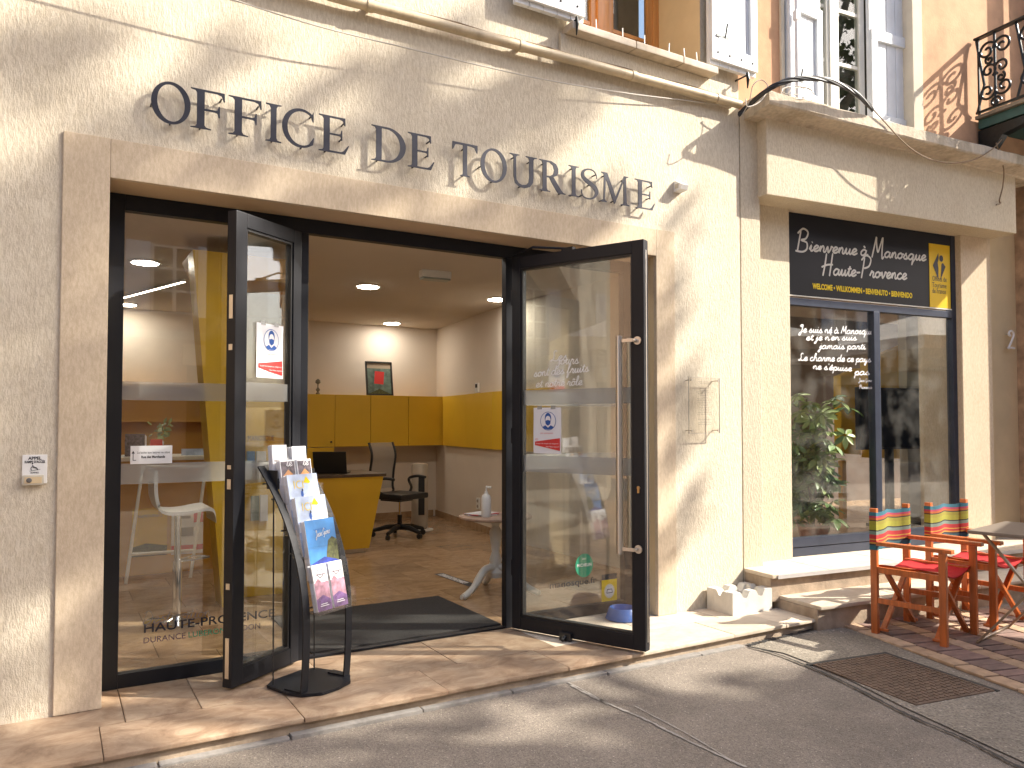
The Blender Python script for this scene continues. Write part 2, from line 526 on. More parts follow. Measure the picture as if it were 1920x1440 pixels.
X['sand_paver2'] = mat('pale_sandstone_paver', (.52, .37, .25), .9, var=.2, vs=14, bump=.4, bs=80)
X['rust_iron'] = mat('rusty_cast_iron', (.17, .115, .08), .75, .25, var=.25, vs=18, bump=.3, bs=90, stain=.3, ss=6)
X['concrete_white'] = mat('white_painted_concrete', (.64, .61, .55), .85, var=.07, vs=10, bump=.3, bs=45, stain=.12, ss=6)
X['chairwood'] = mat('red_orange_varnished_wood', (.46, .115, .022), .4, var=.3, vs=14, stretch=(3, 3, .3), coat=.25, bump=.1, bs=40, bstretch=(3, 3, .3))
X['seatred'] = mat('red_canvas', (.58, .02, .022), .85, var=.06, vs=30, bump=.2, bs=300)
X['tabletop'] = mat('brown_grey_table_top', (.19, .155, .125), .42, .1, var=.05, vs=6)
X['tableleg'] = mat('bronze_table_leg', (.27, .21, .15), .4, .6)
X['mat'] = mat('charcoal_doormat', (.035, .032, .03), .98, var=.25, vs=60, bump=.7, bs=400)
X['leaf'] = mat('glossy_leaf', (.12, .20, .06), .4, var=.35, vs=3)
X['leaf2'] = mat('yellow_green_leaf', (.26, .33, .10), .42, var=.3, vs=3)
X['treeleaf'] = mat('plane_tree_leaf', (.07, .12, .025), .5, var=.3, vs=2)
X['bark'] = mat('plane_bark', (.22, .19, .14), .9, var=.35, vs=6, bump=.4, bs=20)
X['stem'] = mat('plant_stem', (.15, .12, .06), .8)
X['terracotta'] = mat('terracotta', (.32, .13, .07), .85, var=.15, vs=12)
X['opp_wall'] = mat('far_pink_render', (.40, .26, .17), .95, var=.12, vs=1, stain=.2)
X['opp_wall2'] = mat('far_cream_render', (.48, .41, .30), .95, var=.1, vs=1, stain=.2)
X['parasol'] = mat('white_canvas', (.75, .73, .68), .85, var=.03, vs=4)
X['tv'] = mat('dark_screen', (.015, .022, .03), .12, 0, spec=.6)
X['mesh_grey'] = mat('grey_mesh_fabric', (.30, .27, .24), .8)
X['lamp'] = lamp_mat('downlight', (1.0, .91, .78), 33.0)
X['lamp_strip'] = lamp_mat('strip_light', (1.0, .88, .72), 7.0)
X['redstone'] = mat('brown_stone', (.40, .27, .17), .95, var=.35, vs=9, bump=.6, bs=25, bdist=.015)

# ---------------------------------------------------------------- lettering helpers
def frame(p, e, n):
    e, n = Vector(e).normalized(), Vector(n).normalized()
    return Matrix(((e.x, 0, n.x, p[0]), (e.y, 0, n.y, p[1]), (e.z, 1, n.z, p[2]), (0, 0, 0, 1)))

def curve_mesh(cu):
    ob = bpy.data.objects.new("tmp", cu)
    COL.objects.link(ob)
    dg = bpy.context.evaluated_depsgraph_get()
    me = bpy.data.meshes.new_from_object(ob.evaluated_get(dg))
    bpy.data.objects.remove(ob)
    return me

def put_mesh(me, fr, name, mt, parent):
    me.transform(WM[parent.name].inverted() @ fr if parent is not None else fr)
    me.materials.clear()
    me.name = name
    return link(name, me, mt, parent)

def text(body, size, fr, mt, name='lettering', parent=None, align='LEFT', bold=0.0, width=None, extrude=0.0, squeeze=1.0):
    cu = bpy.data.curves.new("txt", 'FONT')
    cu.body = body; cu.size = size; cu.align_x = align; cu.offset = bold; cu.extrude = extrude
    cu.resolution_u = 3
    me = curve_mesh(cu)
    if width:
        xs = [v.co.x for v in me.vertices]
        squeeze = width / max(1e-6, max(xs) - min(xs))
    if squeeze != 1.0:
        me.transform(Matrix.Diagonal((squeeze, 1, 1, 1)))
    return put_mesh(me, fr, name, mt, parent)

GL = {
 'a': ([[(.75,.85),(.4,1),(.08,.6),(.1,.15),(.4,0),(.7,.4),(.78,.95),(.76,.3),(.9,.02),(1.1,.25)]], 1.05),
 'b': ([[(0,.1),(.3,1),(.45,2),(.25,2.1),(.15,1.2),(.12,.3),(.4,0),(.75,.4),(.6,.95),(.95,.85)]], .95),
 'c': ([[(.7,.8),(.45,1),(.1,.6),(.15,.12),(.5,0),(.85,.3)]], .8),
 'd': ([[(.75,.85),(.4,1),(.08,.6),(.1,.15),(.4,0),(.7,.4),(.85,2),(.8,.3),(.95,.02),(1.12,.25)]], 1.05),
 'e': ([[(0,.2),(.4,.45),(.68,.8),(.4,1),(.12,.6),(.15,.15),(.45,0),(.85,.3)]], .82),
 'f': ([[(0,.2),(.35,1),(.6,1.9),(.42,2.05),(.3,1.4),(.2,0),(.1,-.9),(.3,-.7),(.45,.1),(.8,.3)]], .75),
 'h': ([[(0,.1),(.35,1.2),(.5,2),(.3,2.05),(.2,1.2),(.12,0),(.15,.5),(.45,1),(.68,.7),(.68,.15),(.85,0),(1.05,.25)]], 1.0),
 'i': ([[(0,.2),(.22,.95),(.2,.2),(.35,0),(.58,.25)],[(.25,1.4),(.29,1.5)]], .52),
 'j': ([[(0,.2),(.3,.95),(.25,0),(.1,-.85),(-.2,-.8),(.05,-.3),(.5,.25)],[(.3,1.4),(.34,1.5)]], .5),
 'l': ([[(0,.1),(.35,1.2),(.45,2),(.25,2.05),(.15,1),(.2,.15),(.4,0),(.6,.25)]], .55),
 'm': ([[(0,.3),(.18,.95),(.15,0),(.2,.5),(.42,1),(.55,.75),(.52,0),(.58,.5),(.8,1),(.95,.7),(.95,.15),(1.1,0),(1.3,.25)]], 1.25),
 'n': ([[(0,.3),(.18,.95),(.15,0),(.2,.5),(.45,1),(.62,.7),(.62,.15),(.78,0),(.98,.25)]], .93),
 'o': ([[(.5,1),(.15,.75),(.08,.3),(.35,0),(.68,.3),(.65,.8),(.45,1),(.6,.85),(.95,.8)]], .88),
 'p': ([[(0,.3),(.2,.95),(.15,0),(.08,-.95),(.15,0),(.22,.65),(.5,1),(.75,.6),(.6,.1),(.3,.05),(.6,0),(.95,.25)]], .9),
 'q': ([[(.75,.85),(.4,1),(.08,.6),(.1,.15),(.4,0),(.7,.5),(.78,.95),(.72,-.2),(.68,-.95),(.8,-.4),(1.1,.25)]], 1.05),
 'r': ([[(0,.2),(.2,.9),(.28,1.05),(.32,.85),(.55,.85),(.5,.2),(.65,0),(.85,.25)]], .8),
 's': ([[(0,.15),(.35,.9),(.42,1),(.4,.8),(.6,.35),(.45,0),(.15,.1),(.5,.02),(.85,.3)]], .8),
 't': ([[(0,.2),(.3,1),(.36,1.6),(.25,.4),(.4,0),(.65,.25)],[(.05,1.1),(.6,1.2)]], .6),
 'u': ([[(0,.3),(.2,.95),(.17,.3),(.35,0),(.6,.4),(.7,.95),(.68,.2),(.82,0),(1.02,.25)]], .97),
 'v': ([[(0,.3),(.2,.95),(.3,.2),(.4,0),(.65,.6),(.7,1),(.95,.85)]], .9),
 'y': ([[(0,.3),(.2,.95),(.17,.35),(.35,.05),(.6,.4),(.7,.95),(.6,-.2),(.45,-.9),(.2,-.8),(.4,-.3),(1,.25)]], .95),
 'B': ([[(.3,2),(.2,1),(.1,0)],[(0,1.7),(.5,2.2),(1,1.9),(.85,1.3),(.4,1.1),(.95,.9),(1,.3),(.6,0),(-.1,.05)]], 1.25),
 'M': ([[(.1,0),(.3,1.2),(.45,2.1),(.5,1.5),(.7,.6),(.95,1.4),(1.15,2.1),(1.15,1),(1.2,0),(1.4,.2)]], 1.45),
 'H': ([[(.35,2.1),(.25,1),(.1,0)],[(1,2.15),(.9,1),(.8,0)],[(-.1,.8),(.5,1.05),(1.1,1.1)]], 1.2),
 'P': ([[(.35,2),(.25,1),(.12,0)],[(0,1.7),(.5,2.2),(1.05,1.9),(.9,1.2),(.35,.95)]], 1.05),
 'J': ([[(.9,1.9),(.5,2.1),(.3,1.7),(.6,1.6),(.85,2.1),(.75,.8),(.5,-.6),(.1,-.7),(.3,-.1),(1,.3)]], 1.05),
 'L': ([[(.9,1.8),(.65,2.1),(.4,1.7),(.5,1),(.35,.2),(0,.05),(.2,.3),(.6,.1),(1.05,.1),(1.2,.35)]], 1.2),
 'D': ([[(.35,2),(.2,1),(.1,.05),(.6,0),(1.1,.6),(1,1.6),(.5,2.1),(0,1.7)]], 1.3),
 'G': ([[(1,1.7),(.6,2.1),(.1,1.2),(.2,.3),(.7,.3),(.95,1),(.9,0),(.6,-.7),(.3,-.5)]], 1.15),
 "'": ([[(.1,1.9),(.05,1.6)]], .25), '-': ([[(0,.6),(.55,.68)]], .65), '.': ([[(.1,.02),(.14,.06)]], .3), ' ': ([], .5),
 '"': ([[(.1,1.7),(.05,1.4)]], .3),
}
for k, b, acc in (('\u00e9', 'e', [(.4,1.3),(.65,1.6)]), ('\u00e0', 'a', [(.3,1.65),(.58,1.3)]), ('\u00f4', 'o', [(.2,1.25),(.42,1.5),(.66,1.25)])):
    GL[k] = (GL[b][0] + [acc], GL[b][1])

def script(body, xh, fr, mt, name='lettering', parent=None, pen=.16, width=None, slant=.12, drift=0.0, cap=1.0):
    """handwriting: pen strokes as slightly raised ribbons; xh is the x-height"""
    strokes, x = [], 0.0
    for ch in body:
        g, adv = GL[ch]
        for s in g:
            k_ = cap if ch.isupper() else 1.0
            strokes.append([(x + p[0] * (1 + (k_ - 1) * .5) + slant * p[1], p[1] * k_ - (k_ - 1) * .35) for p in s])
        x += adv * (1 + ((cap - 1) * .5 if ch.isupper() else 0))
    sx = (width / x) if width else xh
    vs, fs = [], []
    hw = pen * xh / 2
    z0 = 0.0
    for s in strokes:
        pts = catmull([Vector((p[0] * sx, p[1] * xh + drift * p[0] * sx, 0)) for p in s], 5)
        b = len(vs)
        z0 += .00002
        for i, p in enumerate(pts):
            t = (pts[min(i + 1, len(pts) - 1)] - pts[max(i - 1, 0)])
            t = t.normalized() if t.length > 1e-9 else Vector((1, 0, 0))
            n = Vector((-t.y, t.x, 0))
            w = hw * (.75 if i in (0, len(pts) - 1) else 1.0)
            vs += [p + n * w + Vector((0, 0, z0)), p + Vector((0, 0, z0 + .0012)), p - n * w + Vector((0, 0, z0))]
        for i in range(len(pts) - 1):
            a = b + i * 3
            fs += [(a, a + 3, a + 4, a + 1), (a + 1, a + 4, a + 5, a + 2)]
    me = bpy.data.meshes.new(name)
    me.from_pydata([tuple(v) for v in vs], [], fs)
    return put_mesh(me, fr, name, mt, parent)

# ---------------------------------------------------------------- street and pavings
ZS = -0.08
st = MB().box(-90, 90, -90, 0.35, -1.0, ZS).build('street', X['asphalt'])
tag(st, kind='structure')

# lighter gravelly patch with tar seams, cast iron cover
pt = [on_floor(*p, ZS) for p in ((1403, 1213), (1560, 1176), (1600, 1182), (1760, 1245), (1960, 1335), (1960, 1450), (1700, 1330), (1560, 1260), (1470, 1226))]
b = MB(); n = len(pt)
b.add([(p.x, p.y, ZS + .006) for p in pt], [tuple(range(n))])
tag(b.build('asphalt_patch', X['asphalt2']), kind='structure')

def seam(name, pts, w, mt, z, parent=None, jit=.25):
    """ragged strip lying on the ground"""
    pts = catmull([Vector((p.x, p.y, 0)) for p in pts], 14)
    b = MB()
    vs, fs = [], []
    for i, p in enumerate(pts):
        t = pts[min(i + 1, len(pts) - 1)] - pts[max(i - 1, 0)]
        t.normalize(); nn = Vector((-t.y, t.x, 0))
        a, c = (w * (.5 + random.uniform(-jit, jit)) for _ in range(2))
        vs += [p + nn * a + Vector((0, 0, z)), p - nn * c + Vector((0, 0, z))]
    for i in range(len(pts) - 1):
        fs.append((2 * i, 2 * i + 1, 2 * i + 3, 2 * i + 2))
    b.add(vs, fs)
    o = b.build(name, mt, parent)
    if parent is None: tag(o, kind='structure')
    return o

G = lambda *ps: [on_floor(x, y, ZS) for x, y in ps]
seam('tar_seam', G((1403, 1214), (1460, 1230), (1530, 1258), (1600, 1290), (1700, 1342), (1800, 1385), (1900, 1436), (1960, 1462)), .018, X['tar'], ZS + .009)
seam('tar_seam', G((1403, 1212), (1440, 1202), (1490, 1190), (1540, 1176)), .03, X['tar'], ZS + .009, jit=.5)
seam('asphalt_joint', G((1070, 1286), (1130, 1316), (1210, 1350), (1300, 1395), (1400, 1440)), .014, mat('pale_joint', (.36, .33, .29), .9, var=.2, vs=30), ZS + .004, jit=.3)
seam('asphalt_joint', G((1040, 1270), (1085, 1290), (1140, 1322)), .01, bpy.data.materials['pale_joint'], ZS + .004, jit=.3)
seam('asphalt_joint', G((1190, 1325), (1290, 1378), (1360, 1420)), .007, bpy.data.materials['pale_joint'], ZS + .004, jit=.3)

cov_o = Vector((3.858, -1.142, ZS)); ex = Vector((.557, -.086, 0)); ang = math.atan2(ex.y, ex.x)
mc = thing('manhole_cover', 'rusty cast iron cover with raised tread pattern set in asphalt', 'manhole cover', (4.05, -1.5, ZS), ang)
b = MB(); b.box(-.28, .28, -.35, .35, .002, .012, .003); b.build('plate', X['rust_iron'], mc, local=True)
b = MB()
for i in range(15):
    for j in range(19):
        cx, cy = -.255 + i * .0365, -.325 + j * .0362
        if (i + j) % 2: b.box(cx - .014, cx + .014, cy - .005, cy + .005, .011, .016)
        else: b.box(cx - .005, cx + .005, cy - .014, cy + .014, .011, .016)
tag(b.build('tread_pattern', X['rust_iron'], mc, local=True), kind='stuff')
b = MB()
b.box(-.31, .31, .352, .378, .001, .011); b.box(.282, .306, -.36, .352, .001, .0112)
b.build('frame_gap', X['tar'], mc, local=True)

# brick paving by the terrace: every paver is its own piece
pave_m = Matrix(((.966, -.258, 0, 4.72), (-.258, -.966, 0, -.66), (0, 0, 1, ZS), (0, 0, 0, 1)))
pv = MB(pave_m).add([(0, -.2, .001), (5.2, -.2, .001), (5.2, 3.5, .001), (0, 3.5, .001)], [(0, 1, 2, 3)]).build('terrace_paving', mat('sand_joint', (.24, .18, .125), .95, var=.2, vs=40))
tag(pv, kind='structure')
WM['pv'] = Matrix.Identity(4)
pm = {}
def paver(w, d, mt, k):
    key = (round(w, 3), round(d, 3), mt.name, k)
    if key not in pm:
        b = MB(); b.box(-w / 2, w / 2, -d / 2, d / 2, 0, .012 + .003 * k, .004)
        me = bpy.data.meshes.new('paver'); me.from_pydata([tuple(v) for v in b.v], [], b.f); me.materials.append(mt); pm[key] = me
    return pm[key]
u, ci, npav = 0.0, 0, 0
while u < 2.6:
    kind = ci % 2
    w = (.125, .215)[kind]
    d = (.20, .095)[kind]
    v0 = -.12 + random.uniform(0, .05)
    while v0 < 2.2:
        dd = d
        mt = random.choice((X['sand_paver'], X['sand_paver2'], X['sand_paver']) if kind == 0 else (X['brick_paver'], X['brick_paver2']))
        c = pave_m @ Vector((u + w / 2, v0 + dd / 2, .002))
        # only where the photograph can see
        o = bpy.data.objects.new('paver', paver(w - .012, dd - .011, mt, random.randint(0, 2)))
        o.location = c
        o.rotation_euler = (random.uniform(-.006, .006), random.uniform(-.006, .006), math.atan2(-.258, .966) + random.uniform(-.012, .012))
        COL.objects.link(o); o.parent = pv
        npav += 1
        v0 += dd
    u += w; ci += 1

# ---------------------------------------------------------------- doorstep of travertine slabs
ds = MB().box(-6, 4.57, -.585, .22, -.3, -.022).build('doorstep', X['riser']); tag(ds, kind='structure')
xs = [-6, -4.6, -3.2, -1.9, -1.0, .195, 1.0, 1.72, 2.45, 2.98, 3.72, 4.2, 4.545]
for i in range(len(xs) - 1):
    b = MB(); b.box(xs[i] + .0015, xs[i + 1] - .0015, -.61 + random.uniform(-.006, .004), -.245, -.022, random.uniform(-.003, .0), .005)
    b.build('slab', X['threshold'] if xs[i] < 2.6 else X['limestone'], ds)
xs2 = [-6, -4.0, -2.2, -.9, .30, .62, 1.25, 1.95, 2.6, 3.3, 3.95, 4.45]
for i in range(len(xs2) - 1):
    b = MB(); b.box(xs2[i] + .0015, xs2[i + 1] - .0015, -.2435, .255, -.022, random.uniform(-.003, .0), .004)
    b.build('slab', X['threshold'] if xs2[i] < 2.5 else X['limestone'], ds)
x = -6
while x < 3.75:
    x2 = min(3.78, x + random.uniform(.5, .95))
    b = MB(); b.box(x + .004, x2 - .004, -.632 + random.uniform(-.010, .008), -.58, -.2, ZS + .014 + random.uniform(-.006, .005), .005)
    b.build('mortar_strip', X['mortar'], ds); x = x2

# two steps up to the shop window
s1 = MB(RMAT)
b = MB(RMAT); b.box(.10, 4.2, -.625, .2, -.3, .066, .01); st1 = b.build('lower_step', X['riser']); tag(st1, kind='structure')
for i, (a, c) in enumerate(((.10, .92), (.92, 1.75), (1.75, 2.6), (2.6, 3.4), (3.4, 4.2))):
    b = MB(RMAT); b.box(a + .003, c - .003, -.65, -.25, .066, .092, .008); b.build('tread', X['limestone'], st1)
b = MB(RMAT); b.box(.02, 4.2, -.27, .4, .05, .222, .012); st2 = b.build('upper_step', X['riser']); tag(st2, kind='structure')
for i, (a, c) in enumerate(((.01, .55), (.55, 1.3), (1.3, 2.05), (2.05, 2.8), (2.8, 4.2))):
    b = MB(RMAT); b.box(a + .003, c - .003, -.297, .3, .222, .25, .006); b.build('tread', X['limestone'], st2)
b = MB(RMAT); b.box(.06, 4.1, -.304, -.2985, .218, .246, .0); b.build('nosing', mat('pale_metal_nosing', (.62, .60, .57), .45, .3, var=.06, vs=10), st2)

# ---------------------------------------------------------------- office building
DX0, DX1, DZ = .215, 3.615, 2.503
WX0, WX1, WZ0, WZ1 = 2.955, 4.06, 3.925, 5.35
ob = thing('office_building', 'cream rendered building with a wide glazed entrance and raised lettering', 'building', (0, .3, 0))
b = MB()
def rect(x0, x1, z0, z1, y=0.0): b.quad((x0, y, z0), (x1, y, z0), (x1, y, z1), (x0, y, z1))
XE = 4.452
rect(-9, DX0, -.2, DZ); rect(DX1, XE, -.2, DZ); rect(-9, XE, DZ, WZ0)
rect(-9, WX0, WZ0, WZ1); rect(WX1, XE, WZ0, WZ1); rect(-9, XE, WZ1, 8.5)
b.quad((-9, 0, 8.5), (XE, 0, 8.5), (XE, 6.5, 8.5), (-9, 6.5, 8.5))
b.quad((XE, 0, -.2), (XE, .6, -.2), (XE, .6, 8.5), (XE, 0, 8.5))
b.build('wall', X['plaster'], ob)
# smooth surround, a centimetre proud, with reveals
b = MB()
Y = -.012
def slab2(x0, x1, z0, z1): b.box(x0, x1, Y, .02, z0, z1, .004)
slab2(.02, DX0, -.0, 2.692); slab2(DX1, 3.785, -.0, 2.692); slab2(DX0 + .0005, DX1 - .0005, DZ, 2.6915)
b.build('door_surround', X['smooth'], ob)
for xa_, xb_ in ((DX0 - .2, DX0), (DX1, DX1 + .2)):
    b = MB(); b.box(xa_, xb_, .0205, .35, 0, DZ + .1); b.build('reveal', X['cream_paint'], ob)
b = MB(); b.box(DX0, DX1, .0205, .35, DZ, DZ + .15); b.build('soffit', X['soffit'], ob)
# first floor window: orange timber, deep cream reveal, sill with bird spikes
REC = .45
b = MB()
b.box(WX0 - .12, WX0, .002, REC + .06, WZ0, WZ1); b.box(WX1, WX1 + .12, .002, REC + .06, WZ0, WZ1); b.box(WX0, WX1, .002, REC + .06, WZ1, WZ1 + .1); b.box(WX0, WX1, .002, REC + .06, WZ0 - .1, WZ0 - .001)
b.build('window_reveal', X['cream_paint'], ob)
wf = None
b = MB()
fy0, fy1 = REC - .0, REC + .05
b.box(WX0, WX0 + .06, fy0, fy1, WZ0, WZ1, .004); b.box(WX1 - .06, WX1, fy0, fy1, WZ0, WZ1, .004)
b.box(WX0 + .06, WX1 - .06, fy0, fy1, WZ0, WZ0 + .06, .004)
mid = (WX0 + WX1) / 2
b.box(mid - .055, mid + .055, fy0 - .012, fy1, WZ0 + .06, WZ1, .006)
for x0, x1 in ((WX0 + .06, mid - .055), (mid + .055, WX1 - .06)):
    b.box(x0, x0 + .05, fy0 + .006, fy1, WZ0 + .06, WZ1, .003); b.box(x1 - .05, x1, fy0 + .006, fy1, WZ0 + .06, WZ1, .003)
    b.box(x0 + .05, x1 - .05, fy0 + .006, fy1, WZ0 + .06, WZ0 + .12, .003)
    for z in (4.3, 4.68, 5.05): b.box(x0 + .05, x1 - .05, fy0 + .014, fy1 - .012, z, z + .028)
wf = b.build('timber_window', X['oak'], ob, smooth=True)
b = MB(); b.box(WX0 + .1, mid - .1, fy1 - .02, fy1 - .016, WZ0 + .1, WZ1); b.box(mid + .1, WX1 - .1, fy1 - .02, fy1 - .016, WZ0 + .1, WZ1)
b.build('pane', X['glass_dark'], wf)
b = MB(); b.box(WX0 - .3, WX1 + .3, REC + .6, REC + .62, WZ0 - .3, WZ1 + .3); b.build('curtain_or_dim_room', X['curtain_or_dim_room'], wf)
sl = None
for i, (a, c) in enumerate(((2.83, 3.36), (3.36, 3.79), (3.79, 4.13))):
    b = MB(); b.box(a + .003, c - .003, -.115, .44, 3.872, 3.922, .008); s_ = b.build('sill_stone', X['stone_sill'], ob)
    sl = sl or s_
b = MB(); b.box(2.80, 4.35, -.028, -.0005, 3.70, 3.868, .004); b.build('sill_apron', X['plaster'], ob)
for k, x in enumerate((3.05, 3.27, 3.46, 3.68, 3.83, 3.95)):
    b = MB(); b.box(x - .004, x + .004, -.1, -.06, 3.921, 3.926); b.tube([(x, -.08, 3.925), (x + random.uniform(-.01, .01), -.08, 4.0)], .004, 6); b.build('bird_spike', X['white'], ob)
# shutters folded back on the wall
def shutter(name_parent, x0, x1, z0, z1, y0, hinge_left, label, m=None):
    b = MB(m) if m is not None else MB()
    t = .035
    w = (x1 - x0)
    nb = 5
    for i in range(nb):
        b.box(x0 + w * i / nb + .002, x0 + w * (i + 1) / nb - .002, y0 - t, y0, z0, z1, .003)
    sh = b.build('shutter', X['shutter'], name_parent, smooth=False)
    tag(sh, label)
    b = MB(m) if m is not None else MB()
    b.box(x0 + .004, x1 - .004, y0 - t - .024, y0 - t - .0005, z0 + .03, z0 + .14, .004)
    b.box(x0 + .004, x1 - .004, y0 - t - .024, y0 - t - .0005, z0 + .78, z0 + .87, .004)
    for xx in (x0 + .004, x1 - .074): b.box(xx, xx + .07, y0 - t - .0235, y0 - t - .0005, z0 + .1405, z0 + .7795, .004)
    b.build('ledge_board', X['shutter'], sh)
    b = MB(m) if m is not None else MB()
    xx = x0 + .1 if not hinge_left else x1 - .02
    b.box(xx - .06, xx + .06, y0 - t - .03, y0 - t - .0245, z0 + .2, z0 + .215); b.tube([(xx + .03, y0 - t - .03, z0 + .21), (xx + .03, y0 - t - .05, z0 + .3)], .006, 6)
    b.build('iron_fitting', X['iron'], sh)
    for i in range(4):
        xq = x0 + w * (i + .5) / 4
        b = MB(m) if m is not None else MB()
        b.lathe([(.008, 0), (.008, .004), (.004, .007)], 8, m=Matrix.Translation((xq, y0 - t - .0235, z0 + .085)) @ Matrix.Rotation(RAD(90), 4, 'X')); b.build('bolt_head', X['iron'], sh)
    return sh
shutter(ob, 2.425, 2.945, 3.945, 5.4, -.045, True, 'white plank shutter folded back beside the orange window')
shutter(ob, 4.075, 4.555, 3.955, 5.4, -.045, False, 'white plank shutter on the far side of the orange window')
for x in (2.86, 4.42):
    b = MB(); b.tube([(x, 0, 3.93), (x, -.12, 3.93)], .007, 6); b.tube([(x, -.118, 3.95), (x + .004, -.122, 3.9), (x, -.12, 3.83)], [.012, .016, .006], 6, flat=.4)
    b.build('shutter_dog', X['iron'], ob)
# string of pale mouldings above, and the pipe
pp = thing('drain_pipe', 'cream painted pipe running along the wall above the lettering', 'pipe', (2.0, -.05, 3.6))
b = MB(); P0, P1 = Vector((-2.0, -.058, 3.60)), Vector((4.40, -.058, 3.725))
npt = 40
b.tube([P0.lerp(P1, i / npt) + Vector((0, random.uniform(-.001, .001), random.uniform(-.0015, .0015))) for i in range(npt + 1)], .031, 14)
b.build('pipe', X['pipe'], pp, smooth=True)
for t in (.12, .36, .545, .70, .84, .965):
    c = P0.lerp(P1, t); d_ = (P1 - P0).normalized()
    b = MB(); b.tube([c - d_ * .02, c + d_ * .02], .0355, 14); b.box(c.x - .012, c.x + .012, c.y, -.0005, c.z - .012, c.z + .012); b.build('pipe_collar', X['pipe'], pp, smooth=True)
b = MB(); b.tube([P0.lerp(P1, i / 30) + Vector((0, .03, .052 + .006 * math.sin(i * 2.1))) for i in range(31)], .006, 6); b.build('thin_wire', X['tan_cable'], pp)
# loose grey wire strung off the wall
pts = [on_wall(*p, o) for p, o in (((300, -52), .15), ((440, 0), .135), ((600, 50), .12), ((780, 94), .10), ((1000, 145), .075), ((1170, 174), .05), ((1300, 190), .03), ((1372, 200), .012))]
b = MB(); b.tube(catmull([(-1.2, -.17, pts[0].z + .06)] + pts, 10), .0042, 6)
tag(b.build('loose_wire', X['cablew']), 'thin grey wire sagging along the wall below the pipe', 'wire')

